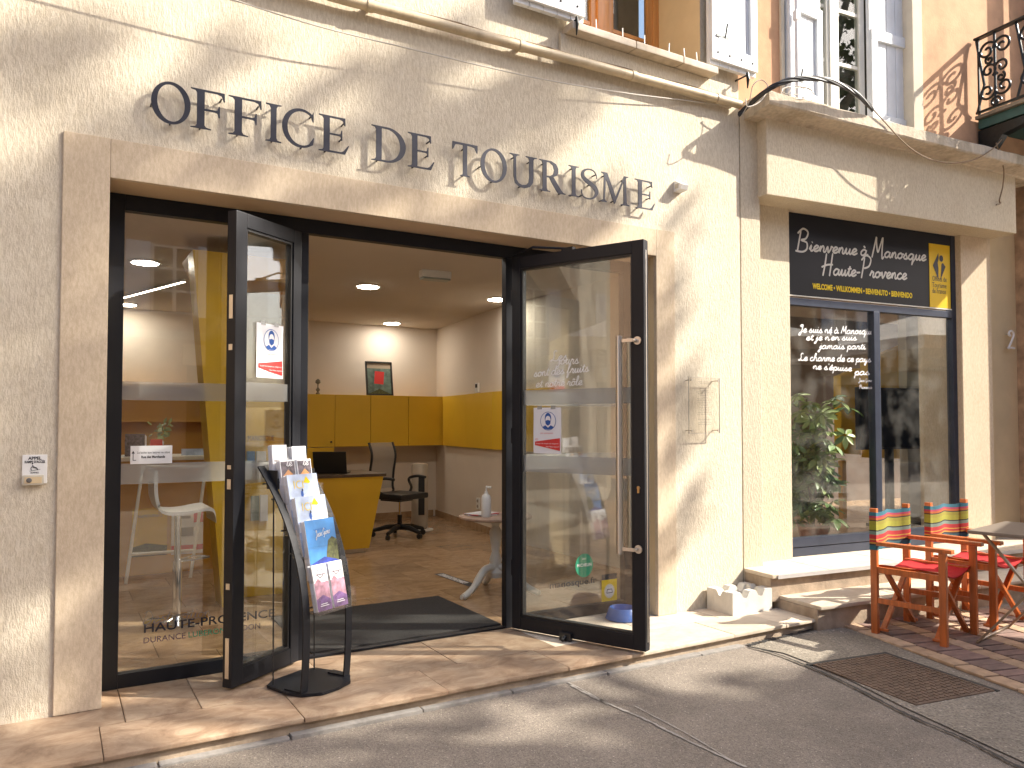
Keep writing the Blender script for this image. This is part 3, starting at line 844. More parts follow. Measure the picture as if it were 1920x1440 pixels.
# ---------------------------------------------------------------- raised letters
def serif_outlines():
    B = lambda xl, xr, s=.11: None
    left = [(0, 1), (0, .978), (.09, .955), (.12, .9), (.12, .1), (.09, .045), (0, .022)]
    def arc(cx, cy, rx, ry, a0, a1, n=22, rot=0):
        return [(cx + rx * math.cos(RAD(a0 + (a1 - a0) * i / n)), cy + ry * math.sin(RAD(a0 + (a1 - a0) * i / n))) for i in range(n + 1)]
    D = {}
    xl, xr, s = .13, .28, .13
    D['I'] = [[(xl - s, 0), (xr + s, 0), (xr + s, .022), (xr + .03, .045), (xr, .11), (xr, .89), (xr + .03, .955), (xr + s, .978), (xr + s, 1), (xl - s, 1), (xl - s, .978), (xl - .03, .955), (xl, .89), (xl, .11), (xl - .03, .045), (xl - s, .022)]]
    D['E'] = [[(0, 0), (.66, 0), (.76, .25), (.73, .255), (.62, .09), (.55, .05), (.27, .05), (.27, .485), (.5, .485), (.54, .47), (.56, .37), (.585, .37), (.585, .65), (.56, .65), (.54, .545), (.5, .53), (.27, .53), (.27, .95), (.52, .95), (.6, .92), (.64, .79), (.665, .79), (.655, 1)] + left]
    D['F'] = [[(0, 0), (.4, 0), (.4, .022), (.3, .045), (.27, .1), (.27, .47), (.47, .47), (.52, .455), (.545, .35), (.57, .35), (.57, .64), (.545, .64), (.52, .535), (.47, .52), (.27, .52), (.27, .95), (.52, .95), (.6, .92), (.645, .78), (.67, .78), (.66, 1)] + left]
    D['T'] = [[(.25, 0), (.55, 0), (.55, .022), (.475, .05), (.465, .1), (.465, .94), (.6, .94), (.7, .92), (.765, .77), (.795, .77), (.79, 1), (.01, 1), (.005, .77), (.035, .77), (.1, .92), (.2, .94), (.335, .94), (.335, .1), (.325, .05), (.25, .022)]]
    D['O'] = [arc(.5, .5, .5, .525, 0, 351, 39), [(.5 + x * math.cos(.12) - y * math.sin(.12), .5 + x * math.sin(.12) + y * math.cos(.12)) for x, y in arc(0, 0, .345, .46, 0, 351, 39)]]
    D['C'] = [arc(.5, .5, .5, .525, 52, 305, 30) + [(.84, .10), (.865, .29), (.84, .29)] + arc(.53, .5, .385, .46, -42, -318, 30)[2:-1] + [(.825, .72), (.85, .72), (.845, 1.0), (.82, .95)]]
    D['D'] = [[(0, 0), (.42, 0)] + arc(.42, .5, .5, .5, -88, 88, 20) + [(.42, 1)] + left, [(.27, .05), (.4, .05)] + arc(.4, .5, .37, .45, -86, 86, 20) + [(.4, .95), (.27, .95)]]
    D['U'] = [[(0, 1), (.33, 1), (.33, .978), (.235, .95), (.215, .9), (.215, .35), (.23, .2), (.3, .1), (.42, .06), (.55, .09), (.63, .18), (.655, .33), (.655, .9), (.63, .95), (.54, .978), (.54, 1), (.92, 1), (.92, .978), (.83, .95), (.8, .9), (.8, .35), (.78, .18), (.68, .04), (.5, -.03), (.32, -.01), (.18, .1), (.13, .3), (.13, .9), (.1, .95), (0, .978)]]
    D['R'] = [[(0, 0), (.4, 0), (.4, .022), (.3, .045), (.27, .1), (.27, .46), (.36, .46), (.5, .25), (.64, .06), (.7, 0), (.97, 0), (.97, .022), (.88, .05), (.8, .13), (.52, .5), (.64, .56), (.7, .66), (.7, .8), (.62, .93), (.45, 1)] + left, [(.27, .51), (.38, .51), (.5, .58), (.55, .72), (.5, .87), (.38, .95), (.27, .95)]]
    D['M'] = [[(0, 0), (.27, 0), (.27, .022), (.19, .05), (.175, .1), (.215, .78), (.55, 0), (.58, 0), (.93, .8), (.93, .1), (.91, .05), (.82, .022), (.82, 0), (1.17, 0), (1.17, .022), (1.09, .05), (1.065, .1), (1.03, .9), (1.05, .955), (1.13, .978), (1.13, 1), (.95, 1), (.61, .24), (.27, 1), (.04, 1), (.04, .978), (.13, .94), (.14, .88), (.115, .1), (.09, .05), (0, .022)]]
    cl = [(.53, .72), (.51, .86), (.42, .97), (.28, .99), (.13, .91), (.09, .76), (.17, .63), (.33, .52), (.48, .40), (.52, .24), (.43, .07), (.27, .01), (.1, .07), (.05, .28)]
    wd = [.012, .02, .035, .045, .07, .1, .13, .14, .13, .1, .06, .045, .035, .012]
    pc = catmull([Vector((x, y, w)) for (x, y), w in zip(cl, wd)], 5)
    L_, R_ = [], []
    for i, p in enumerate(pc):
        t = pc[min(i + 1, len(pc) - 1)] - pc[max(i - 1, 0)]; t.z = 0; t.normalize()
        L_.append((p.x - t.y * p.z / 2, p.y + t.x * p.z / 2)); R_.append((p.x + t.y * p.z / 2, p.y - t.x * p.z / 2))
    D['S'] = [L_ + R_[::-1]]
    return D
OUT = serif_outlines()
LETTERS = [('O', .384, .564), ('F', .564, .727), ('F', .744, .909), ('I', .929, 1.011), ('C', 1.014, 1.185), ('E', 1.21, 1.38), ('D', 1.509, 1.715), ('E', 1.728, 1.896),
           ('T', 2.011, 2.182), ('O', 2.201, 2.386), ('U', 2.406, 2.606), ('R', 2.624, 2.824), ('I', 2.849, 2.93), ('S', 2.947, 3.088), ('M', 3.106, 3.351), ('E', 3.399, 3.578)]
LWHERE = ['at the start of OFFICE', 'right after the O of OFFICE', 'second F of OFFICE', 'in OFFICE between F and C', 'in OFFICE before its last E', 'ending the word OFFICE', 'starting the short word DE', 'ending the short word DE',
          'starting the word TOURISME', 'after the T of TOURISME', 'in TOURISME', 'in TOURISME', 'of TOURISME before the S', 'in TOURISME', 'in TOURISME', 'ending the word TOURISME']
ZB, CAPH, LOFF = 2.806, .2, .042
PINS = {'O': [(.02, .4), (.5, .03)], 'F': [(.2, .05), (.6, .85)], 'I': [(.2, .06), (.2, .93)], 'C': [(.55, .02), (.8, .9)], 'E': [(.2, .05), (.62, .85), (.57, .42)], 'D': [(.2, .05), (.2, .92)], 'T': [(.4, .06), (.4, .86)], 'U': [(.17, .9), (.7, .85), (.4, .03)], 'R': [(.2, .06), (.2, .9), (.85, .05)], 'S': [(.5, .85), (.1, .1), (.35, .5)], 'M': [(.1, .06), (.2, .9), (1.0, .9), (1.0, .06), (.57, .1)]}
for (ch, x0, x1), wh in zip(LETTERS, LWHERE):
    loops = OUT[ch]
    xsr = [p[0] for lp in loops for p in lp]
    sx, xo = (x1 - x0) / (max(xsr) - min(xsr)), min(xsr)
    cu = bpy.data.curves.new('l', 'CURVE'); cu.dimensions = '2D'; cu.fill_mode = 'BOTH'; cu.extrude = .0025
    for lp in loops:
        sp = cu.splines.new('POLY'); sp.points.add(len(lp) - 1); sp.use_cyclic_u = True
        for q, p in zip(sp.points, lp): q.co = ((p[0] - xo) * sx, p[1] * CAPH, 0, 1)
    me = curve_mesh(cu)
    t = thing('sign_letter', 'dark metal letter %s %s' % (ch, wh), 'letter', (x0, 0, ZB), 0, 'raised letters above the entrance')
    put_mesh(me, frame((x0, -LOFF, ZB), (1, 0, 0), (0, -1, 0)), 'letter_face', X['letter'], t)
    for (u_, v_) in PINS[ch]:
        xx, zz = x0 + (u_ - xo) * sx, ZB + v_ * CAPH
        b = MB(); b.tube([(xx, .0, zz), (xx, -LOFF + .0025, zz)], .0045, 8); b.build('pin', X['blackp'], t)

# small things on the wall
t = thing('alarm_box', 'small white alarm box on the wall after the raised lettering', 'alarm box', on_wall(1270, 352))
p = on_wall(1270, 352)
b = MB()
b.prism([(-.0, -.038), (-.07, -.03), (-.085, .0), (-.02, .038), (0, .038)], 0, p.x - .035, p.x + .03, m=Matrix.Translation((0, 0, p.z)))
b.build('housing', X['white'], t)
b = MB(); b.box(p.x - .037, p.x - .0355, -.05, -.015, p.z - .018, p.z + .014); b.build('side_grille', X['cream_plastic'], t)

a, c = on_wall(42, 853), on_wall(88, 908)
t = thing('call_button', 'white call button plate for the access ramp on the cream wall', 'call button', (a.x, 0, c.z))
b = MB(); b.box(a.x, c.x, -.008, 0, c.z + .005, a.z, .002); b.build('plate', X['white'], t)
wc = c.x - a.x
text("APPEL", .019, frame(((a.x + c.x) / 2, -.0092, a.z - .022), (1, 0, 0), (0, -1, 0)), X['black_print'], parent=t, align='CENTER', bold=.0006)
text("RAMPE D'ACC\u00c8S", .015, frame(((a.x + c.x) / 2, -.0092, a.z - .037), (1, 0, 0), (0, -1, 0)), X['black_print'], parent=t, align='CENTER', bold=.0005, squeeze=.72)
text("SONNEZ", .008, frame(((a.x + c.x) / 2, -.0092, c.z + .052), (1, 0, 0), (0, -1, 0)), X['black_print'], parent=t, align='CENTER', bold=.0003)
b = MB(); mx_, mz_ = (a.x + c.x) / 2, c.z + .078
b.tube([(mx_ - .02, -.0095, mz_ - .016), (mx_ + .022, -.0095, mz_ - .008)], .0008, 5)
b.tube([(mx_ - .006 + .009 * math.cos(i * .7), -.0095, mz_ - .004 + .009 * math.sin(i * .7)) for i in range(7)], .0012, 5)
b.tube([(mx_ - .008, -.0095, mz_ + .012), (mx_ - .006, -.0095, mz_ + .001), (mx_ + .006, -.0095, mz_), (mx_ + .012, -.0095, mz_ - .01)], .0018, 6)
b.lathe([(.0032, 0), (.0032, .001)], 10, m=Matrix.Translation((mx_ - .009, -.0088, mz_ + .018)) @ Matrix.Rotation(RAD(90), 4, 'X')); b.build('pictogram', X['black_print'], t)
b = MB(); b.box(a.x + .002, c.x - .012, -.026, -.0085, c.z, c.z + .045, .005); bp_ = b.build('bell_box', X['cream_plastic'], t, smooth=True)
b = MB(); b.box(a.x + .01, c.x - .02, -.0275, -.026, c.z + .008, c.z + .037, .001); b.build('bell_face', X['cream_paint'], bp_)
b = MB(); b.lathe([(.011, 0), (.011, .003), (.009, .0045)], 20, m=Matrix.Translation((a.x + .028, -.0275, c.z + .022)) @ Matrix.Rotation(RAD(90), 4, 'X')); b.build('push_button', mat('grey_button', (.14, .13, .12), .5), bp_, smooth=True)

# clear acrylic plaque on four pins
a, c = on_wall(1291, 707, .05), on_wall(1349, 812, .05)
t = thing('acrylic_plaque', 'clear acrylic plaque with fine dark print on four steel pins', 'plaque', (a.x, 0, c.z))
b = MB(); b.box(a.x, c.x, -.054, -.049, c.z, a.z); b.build('acrylic_sheet', X['acrylic'], t)
for xx in (a.x + .02, c.x - .02):
    for zz in (c.z + .02, a.z - .02):
        b = MB(); b.tube([(xx, 0, zz), (xx, -.05, zz)], .004, 8); b.tube([(xx, -.0545, zz), (xx, -.062, zz)], .0075, 10); b.build('pin', X['steel'], t)
b = MB(); cx = (a.x + c.x) / 2; z = a.z - .02
for i in range(26):
    z -= .0122
    if i in (2, 20, 21): continue
    wl = random.uniform(.03, .085)
    xq = cx - wl
    while xq < cx + wl:
        w_ = random.uniform(.006, .02); b.box(xq, min(xq + w_, cx + wl), -.0556, -.0546, z, z + random.uniform(.002, .003)); xq += w_ + .004
tag(b.build('print_lines', X['grey_print'], t), kind='stuff')
b = MB()
for q_ in ((a.x - .002, a.x, c.z, a.z), (c.x, c.x + .002, c.z, a.z), (a.x - .002, c.x + .002, c.z - .002, c.z - .0001), (a.x - .002, c.x + .002, a.z + .0001, a.z + .002)): b.box(q_[0], q_[1], -.0545, -.0485, q_[2], q_[3])
b.build('polished_edge', mat('acrylic_edge', (.42, .40, .36), .3), t)

class Flat:
    """flat print: layered polygons in a plane, one mesh for each ink"""
    def __init__(self, fr, parent, name='print'):
        self.fr, self.parent, self.b, self.name = fr, parent, {}, name
        self.k = 0
    def poly(self, pts, mt, layer=None):
        self.k += 1
        z = .0004 * (layer if layer is not None else self.k)
        mb = self.b.setdefault(mt.name, (MB(), mt))[0]
        mb.add([self.fr @ Vector((x, y, z)) for x, y in pts], [tuple(range(len(pts)))])
        return self
    def rect(self, x0, x1, y0, y1, mt, layer=None):
        return self.poly([(x0, y0), (x1, y0), (x1, y1), (x0, y1)], mt, layer)
    def disc(self, cx, cy, rx, ry, mt, layer=None, n=24, a0=0, a1=360):
        return self.poly([(cx + rx * math.cos(RAD(a0 + (a1 - a0) * i / n)), cy + ry * math.sin(RAD(a0 + (a1 - a0) * i / n))) for i in range(n if a1 - a0 == 360 else n + 1)], mt, layer)
    def done(self):
        for k, (mb, mt) in self.b.items(): mb.build(self.name, mt, self.parent)

# ---------------------------------------------------------------- glazed entrance
FY0, FY1 = .249, .305
en = thing('entrance_frame', 'black aluminium frame of the wide office entrance with fixed side panes', 'door frame', (1.9, .27, 0))
b = MB()
b.box(DX0 + .001, DX0 + .084, FY0, FY1, 0, DZ - .001, .003); b.box(DX1 - .084, DX1 - .001, FY0, FY1, 0, DZ - .001, .003)
b.box(DX0 + .084, DX1 - .084, FY0, FY1, 2.42, DZ - .001, .003)
b.box(1.165, 1.245, FY0 + .002, FY1, 0, 2.42, .003); b.box(2.55, 2.63, FY0 + .002, FY1, 0, 2.42, .003)
b.box(DX0 + .084, 1.165, FY0 + .002, FY1 - .002, 0, .07, .003); b.box(2.63, DX1 - .084, FY0 + .002, FY1 - .002, 0, .07, .003)
b.box(1.245, 2.55, FY0 + .01, FY1, .0, .010)
b.build('frame', X['black_alu'], en, smooth=False)
for x0, x1, nm in ((DX0 + .084, 1.165, 'l'), (2.63, DX1 - .084, 'r')):
    b = MB(); b.box(x0, x1, .272, .280, .07, 2.42); pn = b.build('pane', X['glass'], en)
    for z0, z1 in ((1.45, 1.545), (1.02, 1.125)):
        b = MB(); b.quad((x0, .2705, z0), (x1, .2705, z0), (x1, .2705, z1), (x0, .2705, z1)); b.build('frosted_band', X['frost'], pn)
    if nm == 'l':
        fr = lambda x, z: frame((x, .2690, z), (1, 0, 0), (0, -1, 0))
        script('Destination', .032, fr(.41, .30), X['ghost_print'], parent=pn, width=.33, pen=.09)
        text('HAUTE-PROVENCE', .062, fr(.412, .258), X['black_print'], parent=pn, width=.66, bold=.0008)
        text('DURANCE', .042, fr(.413, .204), X['purple_print'], parent=pn, width=.2)
        text('LUBERON', .042, fr(.628, .204), X['green_print'], parent=pn, width=.185)
        text('VERDON', .042, fr(.828, .204), X['purple_print'], parent=pn, width=.17)
    else:
        text('manosque.fr', .062, frame((2.90, .2690, .215), (1, 0, 0), (0, -1, 0)), X['black_print'], parent=pn, width=.39)

def leaf(H, F, zt, label, side):
    H, F = Vector((*H, 0)), Vector((*F, 0))
    e = F - H
    L = e.length
    rz = math.atan2(e.y, e.x)
    t = thing('glass_door', label, 'door', (H.x, H.y, 0), rz, 'swing doors of the office entrance')
    b = MB(); w = .078; th = .03; z0 = .014
    b.box(.012, w, -th, th, z0, zt, .005); b.box(L - w, L, -th, th, z0, zt, .005)
    b.box(w, L - w, -th + .001, th - .001, z0, z0 + .085, .004); b.box(w, L - w, -th + .001, th - .001, zt - .075, zt, .004)
    fr_ = b.build('door_frame', X['black_alu'], t, local=True)
    b = MB(); g = .012
    b.box(w, w + g, -.02, .02, z0 + .085, zt - .075); b.box(L - w - g, L - w, -.02, .02, z0 + .085, zt - .075)
    b.box(w + g, L - w - g, -.02, .02, z0 + .085, z0 + .085 + g); b.box(w + g, L - w - g, -.02, .02, zt - .075 - g, zt - .075)
    b.build('glazing_bead', X['blackp'], fr_, local=True)
    if side < 0:
        b = MB(); b.box(L, L + .002, -.005, .004, z0 + .05, zt - .06); b.build('edge_strip', X['steel'], fr_, local=True)
    else:
        for za, zb in ((.06, .26), (.5, .53), (1.0, 1.05), (1.1, 1.12), (1.7, 1.73), (1.86, 1.98)):
            b = MB(); b.box(L, L + .002, -.012, .012, za, zb); b.build('lock_plate', X['steel'], fr_, local=True)
    for z in (.35, 1.2, 2.1):
        b = MB(); b.tube([(.0, .0, z), (.0, .0, z + .1)], .014, 10); b.build('hinge', X['black_alu'], fr_, local=True)
    b = MB(); b.box(w + g, L - w - g, -.004, .004, z0 + .085 + g, zt - .075 - g); pn = b.build('pane', X['glass'], t, local=True)
    for a, c in ((1.45, 1.545), (1.02, 1.125)):
        b = MB(); y = side * .0052
        b.quad((w + g, y, a), (L - w - g, y, a), (L - w - g, y, c), (w + g, y, c)); b.build('frosted_band', X['frost'], pn, local=True)
    M4 = Matrix.Translation(H) @ Matrix.Rotation(rz, 4, 'Z')
    return t, pn, fr_, L, M4
lf, lpane, lfr, LL, LM = leaf((1.185, .235), (.764, -.062), 2.41, 'narrow black framed glass door leaf with mask notice, standing open', 1)
rf, rpane, rfr, RL, RM = leaf((2.583, .215), (2.983, -.641), 2.41, 'wide black framed glass door leaf with long steel handle, standing open', -1)
E_R = (RM.to_3x3() @ Vector((1, 0, 0))); N_R = (RM.to_3x3() @ Vector((0, -1, 0)))
E_L = (LM.to_3x3() @ Vector((-1, 0, 0))); N_L = (LM.to_3x3() @ Vector((0, 1, 0)))
rp = lambda s, z, off=.006: frame(RM @ Vector((s, -off, z)), E_R, N_R)
lp_ = lambda s, z, off=.006: frame(LM @ Vector((s, off, z)), E_L, N_L)
script('Les', .032, rp(.29, 1.722), X['white_print'], parent=rpane, pen=.2, width=.125)
script('jours', .03, rp(.345, 1.70), X['white_print'], parent=rpane, pen=.17, width=.15)
script('sont des fruits', .029, rp(.165, 1.628), X['white_print'], parent=rpane, pen=.19, width=.40, drift=.05)
script('et notre r\u00f4le', .027, rp(.18, 1.56), X['white_print'], parent=rpane, pen=.19, width=.34, drift=.02)
# pull handle: steel bar on two brackets, both faces of the leaf
for sgn in (-1, 1):
    b = MB(); hx = .805
    b.tube([(hx, sgn * .075, .57), (hx, sgn * .075, 1.845)], .020, 16)
    h = b.build('pull_handle', X['steel'], rf, local=True, smooth=True)
    for z in (.60, 1.815):
        b = MB(); b.box(hx - .004, hx + .09, sgn * .068, sgn * .080, z - .01, z + .01, .002)
        b.lathe([(.024, 0), (.024, .01)], 20, m=Matrix.Translation((hx + .1, sgn * .03, z)) @ Matrix.Rotation(RAD(90) * -sgn, 4, 'X'))
        b.tube([(hx + .09, sgn * .03, z), (hx + .09, sgn * .076, z)], .01, 10)
        b.build('handle_bracket', X['steel'], h, local=True)
b = MB(); b.lathe([(.011, 0), (.011, .004), (.008, .006)], 14, m=Matrix.Translation((RL - .04, -.03, .955)) @ Matrix.Rotation(RAD(90), 4, 'X')); b.box(RL - .0465, RL - .0335, -.035, -.03, .925, .95)
b.build('lock_cylinder', mat('brass', (.45, .28, .12), .35, .9), rf, local=True)
b = MB(); b.tube([(.0, .0, 2.425), (.22, -.10, 2.44), (.42, -.0, 2.425)], .008, 6); b.box(.38, .46, -.02, .02, 2.411, 2.43); b.build('door_closer_arm', X['black_alu'], rf, local=True)
b = MB(); b.box(.38, .46, -.055, -.03, .0, .05, .004); b.tube([(.42, -.055, .03), (.42, -.085, .012)], .012, 8); b.build('door_stop', X['blackp'], rf, local=True)

# mask notices taped to the two leaves
def mask_notice(fr, label, root_loc):
    t = thing('paper_notice', label, 'notice', root_loc)
    w, h = .205, .29
    b = MB()
    nx, ny = 6, 8
    vs, fs = [], []
    for j in range(ny + 1):
        for i in range(nx + 1):
            vs.append(fr @ Vector((w * i / nx, h * j / ny, .0012 * math.sin(i * 1.3 + j * .7))))
    for j in range(ny):
        for i in range(nx):
            a = j * (nx + 1) + i; fs.append((a, a + 1, a + nx + 2, a + nx + 1))
    b.add(vs, fs); b.build('sheet', X['paper'], t)
    f2 = fr @ Matrix.Translation((0, 0, .0016))
    f = Flat(f2, t)
    cx, cy, r = .11, .205, .058
    f.disc(cx, cy, r, r * 1.02, X['blue_print'], 1); f.disc(cx, cy, r - .0035, r * 1.02 - .0035, X['paper'], 2)
    f.poly([(cx - .042, cy - .038), (cx - .02, cy - .026), (cx, cy - .042), (cx + .02, cy - .026), (cx + .042, cy - .038), (cx + .025, cy - .05), (cx, cy - .054), (cx - .025, cy - .05)], X['blue_print'], 3)
    f.disc(cx, cy + .018, .024, .034, X['blue_print'], 4); f.disc(cx, cy + .006, .0195, .027, X['paper'], 5)
    f.poly([(cx - .02, cy + .002), (cx, cy + .007), (cx + .02, cy + .002), (cx + .017, cy - .018), (cx, cy - .03), (cx - .017, cy - .018)], X['blue_print'], 6)
    f.poly([(.012, .075), (.197, .098), (.197, .018), (.012, .052)], X['red_print'], 3)
    f.done()
    g = lambda x, y: f2 @ Matrix.Translation((x, y, .003))
    text('par personne', .013, g(.055, .125), X['red_print'], parent=t, width=.09)
    text('ICI', .017, g(.016, .083), X['red_print'], parent=t)
    text('Le port du masque est obligatoire', .011, g(.022, .060), X['white_print'], parent=t, width=.165)
    text('Face Mask required', .011, g(.095, .040), X['white_print'], parent=t, width=.095)
    for xq in (.03, .13):
        b = MB(); b.add([f2 @ Vector(p) for p in ((xq, h - .01, .002), (xq + .035, h - .01, .002), (xq + .035, h + .012, .0), (xq, h + .012, .0))], [(0, 1, 2, 3)]); b.build('tape', X['frost'], t)
    return t
mask_notice(lp_(.341, 1.572, .008), 'white mask notice with red arrow on the narrow door leaf', LM @ Vector((.25, .01, 1.57)))
mask_notice(rp(.165, 1.14, .008), 'white mask notice with red arrow on the wide door leaf', RM @ Vector((.27, -.01, 1.14)))

t = thing('paper_notice', 'small white card with an arrow about the letter box on the side pane', 'notice', (.342, .268, 1.122))
b = MB(); b.box(.342, .539, .2655, .2668, 1.122, 1.215); b.build('sheet', X['paper'], t)
fr = lambda x, z: frame((x, .2648, z), (1, 0, 0), (0, -1, 0))
text('La boite aux lettres se situe', .017, fr(.372, 1.175), X['black_print'], parent=t, width=.155)
text('Rue des Marchands', .017, fr(.392, 1.152), X['black_print'], parent=t, width=.112, bold=.0006)
f = Flat(fr(.353, 1.14), t); f.rect(0, .016, 0, .003, X['black_print'], 1); f.rect(0, .003, .0031, .04, X['black_print'], 1); f.poly([(-.006, .036), (.009, .036), (.0015, .05)], X['black_print'], 2); f.done()

t = thing('round_sticker', 'round green guide sticker on the fixed pane behind the wide door', 'sticker', (3.19, .268, .27))
f = Flat(frame((3.19, .2685, .345), (1, 0, 0), (0, -1, 0)), t, 'sticker_face'); f.disc(0, 0, .075, .082, X['green_print'], 1, 32); f.done()
text('MICHELIN', .03, frame((3.19, .2668, .338), (1, 0, 0), (0, -1, 0)), X['white_print'], parent=t, align='CENTER', bold=.0005, width=.12)
text('2021', .018, frame((3.19, .2668, .385), (1, 0, 0), (0, -1, 0)), X['white_print'], parent=t, align='CENTER')
t = thing('square_sticker', 'yellow sticker with white round emblem on the fixed pane behind the wide door', 'sticker', (3.41, .268, .07))
f = Flat(frame((3.34, .2685, .075), (1, 0, 0), (0, -1, 0)), t, 'sticker_face')
f.rect(0, .135, 0, .15, X['yellow_print'], 1); f.rect(0, .135, .1502, .19, X['black_print'], 1); f.disc(.068, .07, .045, .05, X['paper'], 2); f.disc(.068, .07, .041, .046, X['yellow_print'], 3); f.disc(.068, .07, .039, .044, X['paper'], 4)
f.poly([(.04, .055), (.096, .055), (.09, .085), (.046, .085)], X['black_print'], 5); f.poly([(.046, .06), (.09, .06), (.086, .08), (.05, .08)], X['paper'], 6); f.done()

# ---------------------------------------------------------------- neighbouring shop building (turned a little)
nb = thing('shop_building', 'cream and ochre pink building with a boxed fascia over its shop window', 'building', RMAT @ Vector((1.6, .4, 0)), 0)
RB = lambda: MB(RMAT)
FZ0, FZ1 = 3.064, 3.70
SX0, SX1, SY = .635, 2.725, .205
b = RB(); b.box(.012, .20, 0, .6, -.1, 3.72, .006); b.build('corner_strip', X['plaster2'], nb)
b = RB(); b.box(.20, SX0, .145, .6, .2, FZ0 + .02, .006); b.build('pilaster', X['plaster2'], nb)
b = RB(); b.box(SX1 - .02, 3.12, .145, .6, .2, FZ0 + .02, .006); b.build('pilaster', X['smooth'], nb)
b = RB(); b.box(3.12, 3.9, .22, .6, .0, 3.7, .004); b.build('end_wall', X['cream_paint'], nb)
b = RB(); b.box(.18, 3.127, -.10, .35, FZ0, FZ1, .008); b.build('fascia_box', X['plaster2'], nb)
# cornice, sagging to the right
def cz(s): return 3.675 - .022 * s
b = RB(); sL, sR = .055, 3.45
prof = [(-.262, .0), (-.272, .012), (-.270, .092), (-.255, .104), (.1, .112), (.1, -.02), (-.098, -.028), (-.12, -.014)]
n = len(prof); vs = []; fs = []; K = 24
for i in range(K + 1):
    s = sL + (sR - sL) * i / K
    for (y, z) in prof:
        j = .004 if y < -.2 else 0
        vs.append((s, y + random.uniform(-j, j), cz(s) + z + random.uniform(-j, j)))
for i in range(K):
    for k in range(n):
        fs.append((i * n + k, i * n + (k + 1) % n, (i + 1) * n + (k + 1) % n, (i + 1) * n + k))
fs += [tuple(range(n)), tuple(range(K * n, K * n + n))]
b.add(vs, fs); b.build('cornice', X['cornice'], nb)
# upper floor
U0, U1, UZ0, UZ1 = .47, 1.93, 3.82, 5.6
b = RB()
def rq(s0, s1, z0, z1, y=.02): b.quad((s0, y, z0), (s1, y, z0), (s1, y, z1), (s0, y, z1))
rq(.005, U0, 3.72, 8.5); rq(U1, 3.6, 3.72, 8.5); rq(U0, U1, 3.72, UZ0); rq(U0, U1, UZ1, 8.5)
b.build('upper_wall', X['pink'], nb)
b = RB(); b.box(U1, U1 + .12, .0, .3, UZ0, UZ1 + .1, .004); b.box(U0 - .035, U0, .0, .3, UZ0, UZ1 + .1, .004); b.box(U0 - .03, U1 + .2, -.02, .3, UZ0 - .11, UZ0 - .001, .006)
b.build('window_surround', mat('pale_surround', (.60, .53, .41), .9, var=.08, vs=6, bump=.2, bs=40), nb)
F2 = lambda px, py=110, o=-.14: on_front(px, py, o).x
b = RB(); y0 = .14
xa, xb = F2(1548), F2(1571); xc, xd = F2(1611), F2(1621)
b.box(xa, xb, y0 - .012, y0 + .05, UZ0, UZ1, .005); b.box(xa + .03, xa + .06, y0 - .024, y0 - .0125, UZ0, UZ1, .003)
b.box(xc, xd, y0, y0 + .05, UZ0, UZ1, .004); b.box(xb, xc, y0, y0 + .05, UZ0, UZ0 + .07, .004); b.box(U0, xa, y0, y0 + .05, UZ0, UZ0 + .07, .004)
for z in (4.36, 4.82, 5.25): b.box(xb, xc, y0 + .012, y0 + .04, z, z + .03); b.box(U0, xa, y0 + .012, y0 + .04, z, z + .03)
w2 = b.build('white_window', X['whiteframe'], nb)
b = RB(); b.box(xb, xc, y0 + .02, y0 + .026, UZ0 + .07, UZ1); b.box(U0, xa, y0 + .02, y0 + .026, UZ0 + .07, UZ1); b.build('pane', X['glass_dark'], w2)
b = RB(); b.box(U0 - .3, U1 + .3, y0 + .6, y0 + .62, UZ0 - .3, UZ1 + .3); b.build('curtain_or_dim_room', mat('dim_green_room', (.07, .075, .055), .9), w2)  # dark sheet, its colour stands in for the unlit room behind the panes
# right shutter nearly shut, left shutter turned out to the sun
shutter(nb, F2(1623), F2(1703), UZ0 + .02, UZ1, y0 - .005, True, 'white plank shutter closed over half the upper window', RMAT)
ml = RMAT @ Matrix.Translation((U0 + .015, .035, 0)) @ Matrix.Rotation(RAD(9), 4, 'Z')
shutter(nb, 0, .44, UZ0 + .02, UZ1, .0, False, 'sunlit white plank shutter folded open at the upper window', ml)
b = RB(); b.tube([(U0 + .075, -.05, UZ0), (U0 + .075, -.05, UZ1)], .016, 10); b.box(U0 + .055, U0 + .1, -.07, -.03, 4.5, 4.58, .004); b.build('shutter_bolt', X['shutter'], nb)
# street number and end of next house
nh = thing('next_house', 'brown stone house corner beyond the shop building', 'building', RMAT @ Vector((4.2, .2, -.1)), 0)
b = RB(); b.box(3.60, 9.0, -.10, .5, -.1, 3.72, .01); b.build('wall', X['redstone'], nh)
b = RB(); b.box(3.62, 9.0, -.14, .5, 3.73, 8.5, .01); b.build('upper_wall', X['pink'], nh)
tz_ = [(-.035, .06), (-.03, .085), (0, .1), (.03, .085), (.034, .055), (.01, .01), (-.03, -.05), (-.042, -.068), (.0, -.062), (.045, -.066)]
hn = thing('house_number', 'pale curled metal numeral 2 by the end of the shop front', 'house number', RMAT @ Vector((3.27, .2, 2.02)))
b = RB(); sp = [(.012 * math.cos(a) - .02, .062 + .012 * math.sin(a)) for a in (0, 1.2, 2.4, 3.4)][::-1]
c0 = on_front(1896, 640, -.17)
b.tube([(c0.x + x, .17, c0.z + z) for x, z in [(p.x, p.y) for p in catmull([Vector((x, z, 0)) for x, z in [(-.012, .05), (-.022, .06)] + tz_], 6)]], .010, 8, flat=1.0)
b.build('numeral', X['white'], hn, smooth=True)
for dz in (.07, -.06):
    b = RB(); b.tube([(c0.x, .17, c0.z + dz), (c0.x, .222, c0.z + dz)], .004, 6); b.build('pin', X['steel'], hn)

